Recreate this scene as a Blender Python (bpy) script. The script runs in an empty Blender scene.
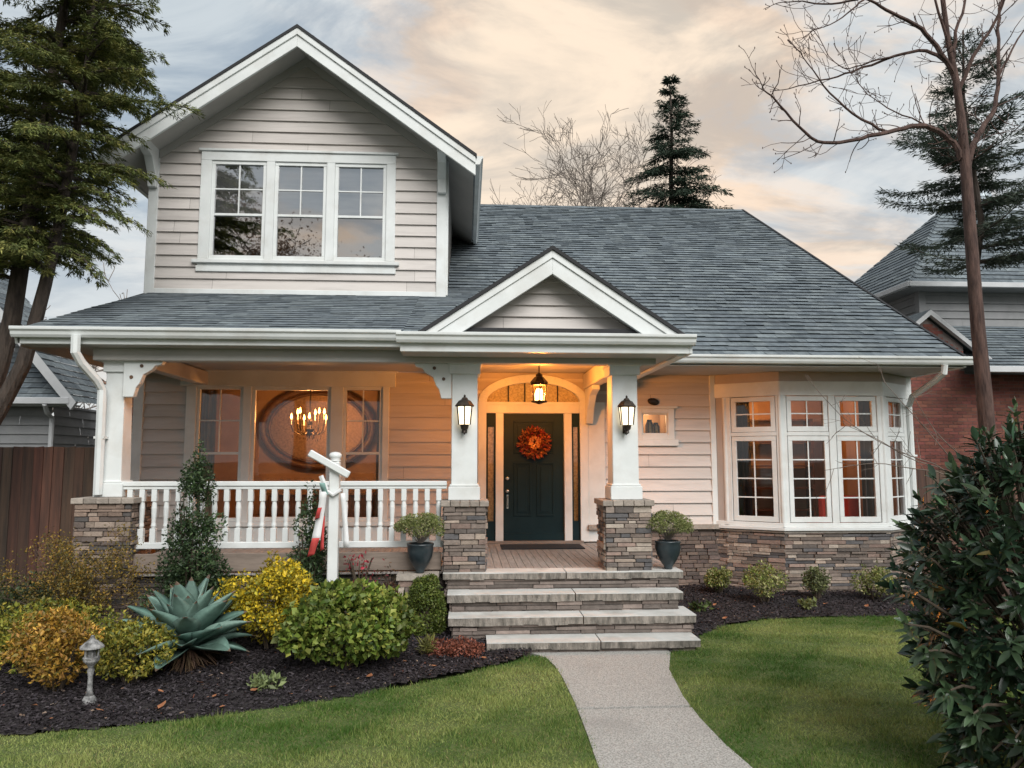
import bpy, math, random, bisect
import numpy as np
from mathutils import Vector, Matrix

scene = bpy.context.scene
col = scene.collection
rad = math.radians

# ------------------------------------------------------------------ camera
cam_d = bpy.data.cameras.new('camera')
cam = bpy.data.objects.new('camera', cam_d)
col.objects.link(cam)
cam_d.sensor_width = 36.0
cam_d.lens = 36.0 * 750 / 1024
cam_d.clip_start = 0.05
cam_d.clip_end = 3000
cam.location = (0, 0, 2.14)
cam.rotation_euler = (rad(90) + math.atan(76 / 750), 0, -rad(3.5))
scene.camera = cam

# ------------------------------------------------------------------ light
SUN_EL, SUN_AZ = 40.0, 20.0        # azimuth measured from straight behind the camera towards its right
sun_dir = Vector((math.sin(rad(SUN_AZ)) * math.cos(rad(SUN_EL)), -math.cos(rad(SUN_AZ)) * math.cos(rad(SUN_EL)), math.sin(rad(SUN_EL))))
sd = bpy.data.lights.new('sun', 'SUN')
sd.energy = 2.6
sd.angle = rad(42)
sd.color = (1.0, 0.99, 0.965)
sun = bpy.data.objects.new('sun', sd)
sun.rotation_euler = sun_dir.to_track_quat('Z', 'Y').to_euler()
sun.location = (0, 0, 30)
col.objects.link(sun)
scene.view_settings.view_transform = 'Standard'
scene.view_settings.look = 'None'
scene.view_settings.exposure = 0.50
scene.view_settings.gamma = 1.0
scene.view_settings.use_curve_mapping = False
scene.cycles.max_bounces = 7
scene.cycles.transparent_max_bounces = 12
scene.cycles.use_denoising = True
scene.cycles.sample_clamp_indirect = 4.0
scene.cycles.caustics_reflective = False
scene.cycles.caustics_refractive = False


def make_world():
    w = bpy.data.worlds.new('World')
    scene.world = w
    w.use_nodes = True
    nt = w.node_tree
    N, L = nt.nodes, nt.links
    N.clear()
    out = N.new('ShaderNodeOutputWorld')
    sky = N.new('ShaderNodeTexSky')
    sky.sky_type = 'NISHITA'
    sky.sun_disc = False
    sky.sun_elevation = rad(SUN_EL)
    sky.sun_rotation = rad(180 - SUN_AZ)
    sky.air_density = 1.2
    sky.dust_density = 2.0
    bg1 = N.new('ShaderNodeBackground')
    bg1.inputs['Strength'].default_value = 0.10
    L.new(sky.outputs[0], bg1.inputs['Color'])
    tc = N.new('ShaderNodeTexCoord')
    sep = N.new('ShaderNodeSeparateXYZ')
    L.new(tc.outputs['Generated'], sep.inputs[0])

    def math_(op, a, b=None, clamp=False):
        m = N.new('ShaderNodeMath')
        m.operation = op
        m.use_clamp = clamp
        for i, v in enumerate((a, b)):
            if v is None:
                continue
            if isinstance(v, (int, float)):
                m.inputs[i].default_value = v
            else:
                L.new(v, m.inputs[i])
        return m.outputs[0]
    zz = math_('ADD', math_('MAXIMUM', sep.outputs[2], 0.0), 0.22)
    px = math_('DIVIDE', sep.outputs[0], zz)
    py = math_('DIVIDE', sep.outputs[1], zz)
    cmb = N.new('ShaderNodeCombineXYZ')
    L.new(px, cmb.inputs[0])
    L.new(py, cmb.inputs[1])

    def noise(scale, detail, off, dist=0.0, rough=0.55):
        mp = N.new('ShaderNodeMapping')
        mp.inputs['Location'].default_value = off
        mp.inputs['Rotation'].default_value = (0, 0, rad(28))
        mp.inputs['Scale'].default_value = (0.8, 1.25, 1)
        L.new(cmb.outputs[0], mp.inputs[0])
        n = N.new('ShaderNodeTexNoise')
        n.inputs['Scale'].default_value = scale
        n.inputs['Detail'].default_value = detail
        n.inputs['Roughness'].default_value = rough
        n.inputs['Distortion'].default_value = dist
        L.new(mp.outputs[0], n.inputs['Vector'])
        return n.outputs['Fac']

    def ramp(fac, stops):
        r = N.new('ShaderNodeValToRGB')
        r.color_ramp.interpolation = 'EASE'
        e = r.color_ramp.elements
        while len(e) > 1:
            e.remove(e[-1])
        e[0].position = stops[0][0]
        e[0].color = stops[0][1]
        for p, c in stops[1:]:
            x = e.new(p)
            x.color = c
        L.new(fac, r.inputs[0])
        return r.outputs[0]

    def towards(az, el, lo, hi):
        # 0..1 lobe around a compass direction (az from straight ahead to the right)
        v = (math.sin(rad(az)) * math.cos(rad(el)), math.cos(rad(az)) * math.cos(rad(el)), math.sin(rad(el)))
        d = N.new('ShaderNodeVectorMath')
        d.operation = 'DOT_PRODUCT'
        L.new(tc.outputs['Generated'], d.inputs[0])
        d.inputs[1].default_value = v
        m = N.new('ShaderNodeMapRange')
        m.interpolation_type = 'SMOOTHSTEP'
        m.inputs['From Min'].default_value = lo
        m.inputs['From Max'].default_value = hi
        L.new(d.outputs['Value'], m.inputs[0])
        return m.outputs[0]
    # warm evening glow lies ahead to the right; the blue-grey opening is up to the left
    n1 = noise(1.45, 8, (3.1, 1.4, 0), 0.45, 0.58)
    n2 = noise(2.6, 9, (7.7, 2.3, 0), 0.7, 0.6)
    warm = towards(17, 22, 0.80, 0.995)
    warm2 = towards(4, 29, 0.93, 0.999)
    blue = towards(-20, 30, 0.86, 0.99)
    warm_fac = math_('ADD', math_('SUBTRACT', math_('MULTIPLY', n1, 1.75), 0.50), math_('MULTIPLY', warm, 0.15))
    warm_fac = math_('ADD', warm_fac, math_('MULTIPLY', warm2, 0.22))
    warm_fac = math_('SUBTRACT', warm_fac, math_('MULTIPLY', blue, 0.10))
    cloud_col = ramp(warm_fac, [(0.26, (0.43, 0.485, 0.525, 1)), (0.44, (0.52, 0.55, 0.565, 1)), (0.545, (0.63, 0.58, 0.53, 1)),
                                (0.64, (0.70, 0.565, 0.445, 1)), (0.80, (0.72, 0.61, 0.49, 1))])
    shade = ramp(n2, [(0.38, (0.70, 0.735, 0.78, 1)), (0.60, (1.12, 1.09, 1.06, 1))])
    mul = N.new('ShaderNodeMixRGB')
    mul.blend_type = 'MULTIPLY'
    mul.inputs[0].default_value = 0.95
    L.new(cloud_col, mul.inputs[1])
    L.new(shade, mul.inputs[2])
    # pale band low down, towards the horizon
    hz = N.new('ShaderNodeMapRange')
    hz.interpolation_type = 'SMOOTHSTEP'
    hz.inputs['From Min'].default_value = 0.32
    hz.inputs['From Max'].default_value = 0.10
    L.new(sep.outputs[2], hz.inputs[0])
    pale = N.new('ShaderNodeMixRGB')
    L.new(math_('MULTIPLY', hz.outputs[0], 0.5), pale.inputs[0])
    L.new(mul.outputs[0], pale.inputs[1])
    pale.inputs[2].default_value = (0.63, 0.628, 0.615, 1)
    bg2 = N.new('ShaderNodeBackground')
    bg2.inputs['Strength'].default_value = 0.94
    L.new(pale.outputs[0], bg2.inputs['Color'])
    mix = N.new('ShaderNodeMixShader')
    cover = ramp(math_('SUBTRACT', n2, math_('MULTIPLY', blue, 0.18)), [(0.22, (0.88, 0.88, 0.88, 1)), (0.40, (0.95, 0.95, 0.95, 1))])
    L.new(cover, mix.inputs[0])
    L.new(bg1.outputs[0], mix.inputs[1])
    L.new(bg2.outputs[0], mix.inputs[2])
    L.new(mix.outputs[0], out.inputs['Surface'])


make_world()

# ------------------------------------------------------------------ materials
MATS = {}


def mat(name, c1, c2=None, scale=6.0, rough=0.6, bump=0.0, bscale=None, stretch=(1, 1, 1), tint=False, spec=0.5,
        metal=0.0, transl=0.0, detail=5.0, lo=0.35, hi=0.65, bdist=0.01, dirt=None, coat=0.0, rvar=0.0):
    m = bpy.data.materials.new(name)
    m.use_nodes = True
    nt = m.node_tree
    N, L = nt.nodes, nt.links
    b = N['Principled BSDF']
    tc = N.new('ShaderNodeTexCoord')
    mp = N.new('ShaderNodeMapping')
    mp.inputs['Scale'].default_value = stretch
    L.new(tc.outputs['Object'], mp.inputs[0])

    def noise(s, d=detail):
        n = N.new('ShaderNodeTexNoise')
        n.inputs['Scale'].default_value = s
        n.inputs['Detail'].default_value = d
        n.inputs['Roughness'].default_value = 0.6
        L.new(mp.outputs[0], n.inputs['Vector'])
        return n.outputs['Fac']
    n1 = noise(scale)
    r = N.new('ShaderNodeValToRGB')
    r.color_ramp.elements[0].position = lo
    r.color_ramp.elements[1].position = hi
    r.color_ramp.elements[0].color = (*c1, 1)
    r.color_ramp.elements[1].color = (*(c2 or c1), 1)
    L.new(n1, r.inputs[0])
    c = r.outputs[0]
    if dirt:
        dcol, ds, damt = dirt
        nd = noise(ds, 6)
        rr = N.new('ShaderNodeValToRGB')
        rr.color_ramp.elements[0].position = 0.5
        rr.color_ramp.elements[1].position = 0.72
        rr.color_ramp.elements[1].color = (damt, damt, damt, 1)
        L.new(nd, rr.inputs[0])
        mx = N.new('ShaderNodeMixRGB')
        L.new(rr.outputs[0], mx.inputs[0])
        L.new(c, mx.inputs[1])
        mx.inputs[2].default_value = (*dcol, 1)
        c = mx.outputs[0]
    if tint:
        at = N.new('ShaderNodeAttribute')
        at.attribute_name = 'tint'
        mx = N.new('ShaderNodeMixRGB')
        mx.blend_type = 'MULTIPLY'
        mx.inputs[0].default_value = 1
        L.new(c, mx.inputs[1])
        L.new(at.outputs['Color'], mx.inputs[2])
        c = mx.outputs[0]
    L.new(c, b.inputs['Base Color'])
    b.inputs['Roughness'].default_value = rough
    if rvar:
        mr = N.new('ShaderNodeMapRange')
        mr.inputs['To Min'].default_value = max(0.02, rough - rvar)
        mr.inputs['To Max'].default_value = min(1, rough + rvar)
        L.new(n1, mr.inputs[0])
        L.new(mr.outputs[0], b.inputs['Roughness'])
    b.inputs['Metallic'].default_value = metal
    b.inputs['Specular IOR Level'].default_value = spec
    b.inputs['Coat Weight'].default_value = coat
    if bump:
        bp = N.new('ShaderNodeBump')
        bp.inputs['Strength'].default_value = bump
        bp.inputs['Distance'].default_value = bdist
        L.new(noise(bscale or scale * 4), bp.inputs['Height'])
        L.new(bp.outputs[0], b.inputs['Normal'])
    if transl:
        o = N['Material Output']
        t = N.new('ShaderNodeBsdfTranslucent')
        L.new(c, t.inputs['Color'])
        ms = N.new('ShaderNodeMixShader')
        ms.inputs[0].default_value = transl
        L.new(b.outputs[0], ms.inputs[1])
        L.new(t.outputs[0], ms.inputs[2])
        L.new(ms.outputs[0], o.inputs['Surface'])
    MATS[name] = m
    return m


def glass_mat(name, refl, tint, rough=0.015, wav=0.0):
    m = bpy.data.materials.new(name)
    m.use_nodes = True
    N, L = m.node_tree.nodes, m.node_tree.links
    N.remove(N['Principled BSDF'])
    o = N['Material Output']
    t = N.new('ShaderNodeBsdfTransparent')
    t.inputs[0].default_value = (*tint, 1)
    g = N.new('ShaderNodeBsdfGlossy')
    g.inputs['Roughness'].default_value = rough
    if wav:
        tc = N.new('ShaderNodeTexCoord')
        n = N.new('ShaderNodeTexNoise')
        n.inputs['Scale'].default_value = 2.2
        L.new(tc.outputs['Object'], n.inputs['Vector'])
        b = N.new('ShaderNodeBump')
        b.inputs['Strength'].default_value = wav
        b.inputs['Distance'].default_value = 0.02
        L.new(n.outputs['Fac'], b.inputs['Height'])
        L.new(b.outputs[0], g.inputs['Normal'])
    fr = N.new('ShaderNodeFresnel')
    fr.inputs[0].default_value = 1.45
    ad = N.new('ShaderNodeMath')
    ad.operation = 'ADD'
    ad.use_clamp = True
    ad.inputs[1].default_value = refl
    L.new(fr.outputs[0], ad.inputs[0])
    ms = N.new('ShaderNodeMixShader')
    L.new(ad.outputs[0], ms.inputs[0])
    L.new(t.outputs[0], ms.inputs[1])
    L.new(g.outputs[0], ms.inputs[2])
    L.new(ms.outputs[0], o.inputs['Surface'])
    MATS[name] = m
    return m


def emit_mat(name, c, s):
    m = bpy.data.materials.new(name)
    m.use_nodes = True
    b = m.node_tree.nodes['Principled BSDF']
    b.inputs['Base Color'].default_value = (*c, 1)
    b.inputs['Emission Color'].default_value = (*c, 1)
    b.inputs['Emission Strength'].default_value = s
    MATS[name] = m
    return m


mat('white_paint', (0.615, 0.635, 0.625), (0.685, 0.705, 0.695), scale=2.5, rough=0.45, bump=0.05, bscale=40, dirt=((0.42, 0.39, 0.34), 1.9, 0.42))
mat('siding_paint', (0.510, 0.472, 0.443), (0.570, 0.528, 0.498), scale=1.4, rough=0.62, bump=0.16, bscale=25, stretch=(0.5, 1, 5), tint=True, dirt=((0.36, 0.33, 0.31), 2.1, 0.5))
mat('soffit_and_beam_shade', (0.40, 0.385, 0.365), (0.46, 0.44, 0.415), scale=2, rough=0.65)
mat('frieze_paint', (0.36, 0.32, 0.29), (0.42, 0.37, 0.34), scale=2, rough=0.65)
mat('shingle', (0.115, 0.136, 0.150), (0.185, 0.212, 0.228), scale=9, rough=0.9, bump=0.6, bscale=90, tint=True, spec=0.25)
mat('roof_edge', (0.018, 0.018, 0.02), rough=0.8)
mat('stone', (0.75, 0.75, 0.75), (1.0, 1.0, 1.0), scale=14, rough=0.85, bump=0.8, bscale=35, tint=True, spec=0.3, bdist=0.012)
mat('slab_top', (0.46, 0.455, 0.43), (0.58, 0.575, 0.55), scale=3.0, rough=0.8, bump=0.25, bscale=60, dirt=((0.22, 0.20, 0.17), 2.2, 0.55))
mat('slab_edge', (0.11, 0.10, 0.085), (0.34, 0.30, 0.26), scale=5, rough=0.9, bump=1.0, bscale=22, stretch=(3, 3, 0.8), bdist=0.02)
mat('porch_wood', (0.22, 0.20, 0.185), (0.33, 0.30, 0.275), scale=3, rough=0.6, stretch=(12, 1, 1), bump=0.15)
mat('skirt_wood', (0.16, 0.125, 0.10), (0.24, 0.19, 0.155), scale=3, rough=0.7, stretch=(1, 1, 6))
mat('door_paint', (0.004, 0.016, 0.020), (0.007, 0.023, 0.028), scale=3, rough=0.5, spec=0.18, bump=0.03, bscale=60)
mat('dark_metal', (0.03, 0.024, 0.019), (0.06, 0.045, 0.035), scale=20, rough=0.45, metal=0.7)
mat('silver_metal', (0.55, 0.54, 0.50), rough=0.25, metal=1.0)
mat('mat_rubber', (0.012, 0.013, 0.015), (0.022, 0.022, 0.024), scale=60, rough=0.95, bump=0.5)
glass_mat('glass', 0.045, (0.92, 0.92, 0.92), wav=0.02)
glass_mat('glass_upper', 0.48, (0.85, 0.87, 0.9), wav=0.03)
glass_mat('glass_lamp', 0.03, (1, 0.93, 0.82))
mat('room_wall', (0.30, 0.20, 0.13), (0.40, 0.28, 0.18), scale=2, rough=0.8)
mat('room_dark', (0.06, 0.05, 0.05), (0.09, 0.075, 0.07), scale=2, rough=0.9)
mat('pale_fabric', (0.50, 0.49, 0.47), (0.57, 0.55, 0.52), scale=2, rough=0.9, stretch=(1, 1, 8))
mat('curtain', (0.16, 0.11, 0.07), (0.30, 0.21, 0.14), scale=3, rough=0.9, stretch=(14, 14, 0.6))
mat('frosted', (0.30, 0.20, 0.08), (0.56, 0.39, 0.16), scale=30, rough=0.4, transl=0.5, bump=0.4)
mat('mirror_frame', (0.06, 0.030, 0.016), (0.14, 0.07, 0.035), scale=12, rough=0.4, bump=0.6)
mat('old_mirror', (0.20, 0.14, 0.09), (0.36, 0.26, 0.17), scale=22, rough=0.45, metal=0.55, bump=0.5)
mat('red_fabric', (0.60, 0.04, 0.025), (0.70, 0.06, 0.03), scale=10, rough=0.8)
emit_mat('flame', (1.0, 0.40, 0.08), 22.0)
emit_mat('lamp_glow', (1.0, 0.80, 0.52), 1.7)
emit_mat('bulb', (1.0, 0.62, 0.26), 9.0)
emit_mat('bulb_soft', (1.0, 0.72, 0.42), 5.0)
mat('pot_glaze', (0.014, 0.022, 0.027), (0.032, 0.044, 0.050), scale=7, rough=0.30, bump=0.05)
mat('lawn_soil', (0.055, 0.085, 0.018), (0.10, 0.12, 0.035), scale=3, rough=0.95, bump=0.5, bscale=40)
mat('grass_blade', (1, 1, 1), (1, 1, 1), rough=0.6, tint=True, spec=0.25, transl=0.2)
mat('mulch_soil', (0.018, 0.014, 0.014), (0.04, 0.032, 0.032), scale=25, rough=0.95, bump=1.0, bscale=60, bdist=0.02)
mat('mulch_chip', (0.8, 0.8, 0.8), (1, 1, 1), scale=30, rough=0.9, tint=True, spec=0.2)
mat('aggregate', (0.20, 0.195, 0.18), (0.46, 0.445, 0.415), scale=75, rough=0.85, bump=0.5, bscale=90, detail=3, dirt=((0.21, 0.20, 0.185), 0.9, 0.6))
mat('ground_earth', (0.035, 0.042, 0.02), (0.06, 0.065, 0.035), scale=0.6, rough=0.95)
mat('fence_wood', (0.048, 0.030, 0.022), (0.105, 0.056, 0.036), scale=1.5, rough=0.8, stretch=(9, 9, 0.7), bump=0.4, bscale=6, tint=True)
mat('bark', (0.032, 0.024, 0.019), (0.085, 0.063, 0.050), scale=10, rough=0.9, stretch=(2, 2, 0.35), bump=1.0, bscale=14, bdist=0.03)
mat('bark_red', (0.040, 0.022, 0.018), (0.110, 0.063, 0.050), scale=10, rough=0.9, stretch=(2, 2, 0.4), bump=1.0, bscale=16, bdist=0.02)
mat('twig', (0.10, 0.075, 0.06), (0.17, 0.13, 0.105), scale=3, rough=0.9)
mat('twig_pale', (0.15, 0.125, 0.108), (0.22, 0.185, 0.16), scale=3, rough=0.9)
mat('stem', (0.045, 0.032, 0.022), (0.08, 0.06, 0.04), scale=20, rough=0.9)
mat('leaf', (0.85, 0.85, 0.85), (1, 1, 1), scale=8, rough=0.5, tint=True, spec=0.35, transl=0.22)
mat('leaf_gloss', (1.0, 1.0, 1.0), (1.25, 1.25, 1.25), scale=8, rough=0.30, tint=True, spec=0.5, transl=0.12)
mat('needle', (1, 1, 1), (1, 1, 1), rough=0.65, tint=True, spec=0.2, transl=0.15)
mat('agave_leaf', (0.68, 0.70, 0.70), (1.05, 1.05, 1.05), scale=7, rough=0.55, tint=True, spec=0.35, bump=0.15, dirt=((.25, .24, .17), 5, .35))
mat('brick', (0.8, 0.8, 0.8), (1, 1, 1), scale=20, rough=0.9, tint=True, bump=0.3)
mat('neighbour_siding', (0.20, 0.205, 0.21), (0.25, 0.255, 0.26), scale=2, rough=0.7)
mat('neighbour_white', (0.46, 0.47, 0.48), (0.54, 0.55, 0.56), scale=2, rough=0.6)
mat('vent_metal', (0.36, 0.42, 0.46), (0.44, 0.50, 0.54), scale=3, rough=0.5, metal=0.2)
mat('lamp_stone', (0.085, 0.085, 0.085), (0.38, 0.375, 0.365), scale=22, metal=0.3, rough=0.85, bump=0.6)
mat('ribbon_red', (0.42, 0.035, 0.035), (0.50, 0.07, 0.06), rough=0.8)
mat('ribbon_white', (0.62, 0.63, 0.62), (0.70, 0.70, 0.70), rough=0.8)
mat('ribbon_teal', (0.16, 0.28, 0.26), (0.2, 0.33, 0.3), rough=0.8)
mat('plain_dark', (0.02, 0.018, 0.016), rough=0.8)


# ------------------------------------------------------------------ object helpers
class MB:
    """collects faces; build() links them as one mesh object"""

    def __init__(self):
        self.v, self.f, self.t, self.mi = [], [], [], []
        self.cur = (1.0, 1.0, 1.0)
        self.m = 0
        self.frame()

    def frame(self, O=(0, 0, 0), u=(1, 0, 0), n=(0, -1, 0)):
        self.O = Vector(O)
        self.u = Vector(u).normalized()
        self.n = Vector(n).normalized()
        return self

    def L(self, u, d, z):
        return self.O + self.u * u + self.n * d + Vector((0, 0, z))

    def poly(self, pts):
        k = len(self.v)
        self.v += [tuple(p) for p in pts]
        self.f.append(tuple(range(k, k + len(pts))))
        self.t.append(self.cur)
        self.mi.append(self.m)

    def hexa(self, p):
        """8 corners: bottom loop 0-3, top loop 4-7"""
        k = len(self.v)
        self.v += [tuple(q) for q in p]
        for q in ((3, 2, 1, 0), (4, 5, 6, 7), (0, 1, 5, 4), (1, 2, 6, 5), (2, 3, 7, 6), (3, 0, 4, 7)):
            self.f.append(tuple(k + i for i in q))
            self.t.append(self.cur)
            self.mi.append(self.m)

    def box(self, x0, x1, y0, y1, z0, z1):
        self.hexa([(x0, y0, z0), (x1, y0, z0), (x1, y1, z0), (x0, y1, z0), (x0, y0, z1), (x1, y0, z1), (x1, y1, z1), (x0, y1, z1)])

    def fbox(self, u0, u1, d0, d1, z0, z1):
        """box in the current wall frame: along the wall, outwards, up"""
        P = self.L
        self.hexa([P(u0, d1, z0), P(u1, d1, z0), P(u1, d0, z0), P(u0, d0, z0), P(u0, d1, z1), P(u1, d1, z1), P(u1, d0, z1), P(u0, d0, z1)])

    def fprism(self, pts, d0, d1):
        """outline (u, z) counter-clockwise, between two depths"""
        k = len(self.v)
        n = len(pts)
        self.v += [tuple(self.L(a, d1, b)) for a, b in pts] + [tuple(self.L(a, d0, b)) for a, b in pts]
        fs = [tuple(k + i for i in range(n)), tuple(k + n + i for i in reversed(range(n)))]
        for i in range(n):
            j = (i + 1) % n
            fs.append((k + j, k + i, k + n + i, k + n + j))
        for q in fs:
            self.f.append(q)
            self.t.append(self.cur)
            self.mi.append(self.m)

    def bar(self, a, b, w, h, up=(0, 0, 1)):
        """square bar from a to b"""
        a, b = Vector(a), Vector(b)
        d = (b - a).normalized()
        s = d.cross(Vector(up)).normalized() * (w / 2)
        t = s.cross(d).normalized() * (h / 2)
        self.hexa([a - s - t, a + s - t, b + s - t, b - s - t, a - s + t, a + s + t, b + s + t, b - s + t])

    def tube(self, pts, radii, seg=6, cap=True):
        pts = [Vector(p) for p in pts]
        k = len(self.v)
        n = len(pts)
        ref = None
        for i, p in enumerate(pts):
            d = (pts[min(i + 1, n - 1)] - pts[max(i - 1, 0)])
            if d.length < 1e-9:
                d = Vector((0, 0, 1))
            d.normalize()
            if ref is None:
                ref = d.orthogonal().normalized()
            s = (ref - d * ref.dot(d))
            if s.length < 1e-6:
                s = d.orthogonal()
            s.normalize()
            ref = s
            t = d.cross(s)
            r = radii[i] if hasattr(radii, '__len__') else radii
            for j in range(seg):
                a = 2 * math.pi * j / seg
                self.v.append(tuple(p + s * (math.cos(a) * r) + t * (math.sin(a) * r)))
        for i in range(n - 1):
            for j in range(seg):
                jj = (j + 1) % seg
                self.f.append((k + i * seg + j, k + i * seg + jj, k + (i + 1) * seg + jj, k + (i + 1) * seg + j))
                self.t.append(self.cur)
                self.mi.append(self.m)
        if cap:
            for q in (tuple(k + j for j in reversed(range(seg))), tuple(k + (n - 1) * seg + j for j in range(seg))):
                self.f.append(q)
                self.t.append(self.cur)
                self.mi.append(self.m)

    def lathe(self, prof, c=(0, 0, 0), seg=20, square=False):
        k = len(self.v)
        n = len(prof)
        for r, z in prof:
            for j in range(seg):
                a = 2 * math.pi * (j + (0.5 if square else 0)) / seg
                self.v.append((c[0] + r * math.cos(a), c[1] + r * math.sin(a), c[2] + z))
        for i in range(n - 1):
            for j in range(seg):
                jj = (j + 1) % seg
                self.f.append((k + i * seg + j, k + i * seg + jj, k + (i + 1) * seg + jj, k + (i + 1) * seg + j))
                self.t.append(self.cur)
                self.mi.append(self.m)
        for q in (tuple(k + j for j in reversed(range(seg))), tuple(k + (n - 1) * seg + j for j in range(seg))):
            self.f.append(q)
            self.t.append(self.cur)
            self.mi.append(self.m)

    def build(self, name, mats, parent=None, smooth=False, bevel=0.0, tint=False):
        me = bpy.data.meshes.new(name)
        off = wloc(parent) if parent else Vector((0, 0, 0))
        me.from_pydata([tuple(Vector(p) - off) for p in self.v], [], self.f)
        mats = mats if isinstance(mats, (list, tuple)) else [mats]
        for m in mats:
            me.materials.append(MATS[m])
        if any(self.mi):
            me.polygons.foreach_set('material_index', self.mi)
        if tint:
            a = me.attributes.new('tint', 'FLOAT_COLOR', 'FACE')
            a.data.foreach_set('color', [x for c in self.t for x in (*c, 1.0)])
        if smooth:
            me.polygons.foreach_set('use_smooth', [True] * len(me.polygons))
        me.update()
        o = bpy.data.objects.new(name, me)
        col.objects.link(o)
        if parent:
            o.parent = parent
        if bevel:
            b = o.modifiers.new('bevel', 'BEVEL')
            b.width = bevel
            b.segments = 1
            b.limit_method = 'ANGLE'
            b.angle_limit = rad(40)
        return o


def wloc(o):
    p = Vector((0, 0, 0))
    while o:
        p += o.location
        o = o.parent
    return p


def tag(o, label, cat, group=None):
    o['label'] = label
    o['category'] = cat
    if group:
        o['group'] = group
    return o


def thing(name, label, cat, loc=(0, 0, 0), group=None):
    o = bpy.data.objects.new(name, None)
    o.empty_display_size = 0.2
    col.objects.link(o)
    o.location = loc
    return tag(o, label, cat, group)


def struct(o, kind='structure'):
    o['kind'] = kind
    return o


def npmesh(name, V, F, matname, parent=None, tint=None, smooth=False):
    """fast mesh from arrays: V (n,3), F (m,k) all faces the same size, tint (m,3)"""
    V = np.asarray(V, dtype=np.float32)
    F = np.asarray(F, dtype=np.int32)
    if parent:
        V = V - np.array(wloc(parent), dtype=np.float32)
    me = bpy.data.meshes.new(name)
    m, k = F.shape
    me.vertices.add(len(V))
    me.vertices.foreach_set('co', V.ravel())
    me.loops.add(m * k)
    me.loops.foreach_set('vertex_index', F.ravel())
    me.polygons.add(m)
    me.polygons.foreach_set('loop_start', np.arange(0, m * k, k, dtype=np.int32))
    me.materials.append(MATS[matname])
    if tint is not None:
        a = me.attributes.new('tint', 'FLOAT_COLOR', 'FACE')
        a.data.foreach_set('color', np.hstack([tint, np.ones((m, 1))]).astype(np.float32).ravel())
    if smooth:
        me.polygons.foreach_set('use_smooth', np.ones(m, dtype=bool))
    me.update(calc_edges=True)
    o = bpy.data.objects.new(name, me)
    col.objects.link(o)
    if parent:
        o.parent = parent
    return o


def unit(a):
    return a / np.maximum(np.linalg.norm(a, axis=-1, keepdims=True), 1e-9)


def leaf_mesh(P, D, Nn, ln, wd, fold=0.15, tip=0.55):
    """leaves as two folded triangles pairs: P base, D direction, Nn surface normal, lengths and widths"""
    D = unit(D)
    S = unit(np.cross(D, Nn))
    U = np.cross(S, D)
    ln = ln[:, None]
    wd = wd[:, None]
    a = P
    b = P + D * ln * (1 - tip) + S * wd * .5 + U * wd * fold
    c = P + D * ln + U * ln * (-0.12)
    d = P + D * ln * (1 - tip) - S * wd * .5 + U * wd * fold
    n = len(P)
    V = np.stack([a, b, c, d], 1).reshape(-1, 3)
    i = np.arange(n) * 4
    F = np.stack([np.stack([i, i + 1, i + 2], 1), np.stack([i, i + 2, i + 3], 1)], 1).reshape(-1, 3)
    return V, F


def palette(rng, n, cols, var=0.18):
    cols = np.array(cols)
    k = rng.integers(0, len(cols), n)
    k2 = rng.integers(0, len(cols), n)
    w = rng.random((n, 1))
    c = cols[k] * w + cols[k2] * (1 - w)
    return c * (1 + rng.normal(0, var, (n, 1))).clip(0.5, 1.7)


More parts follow.
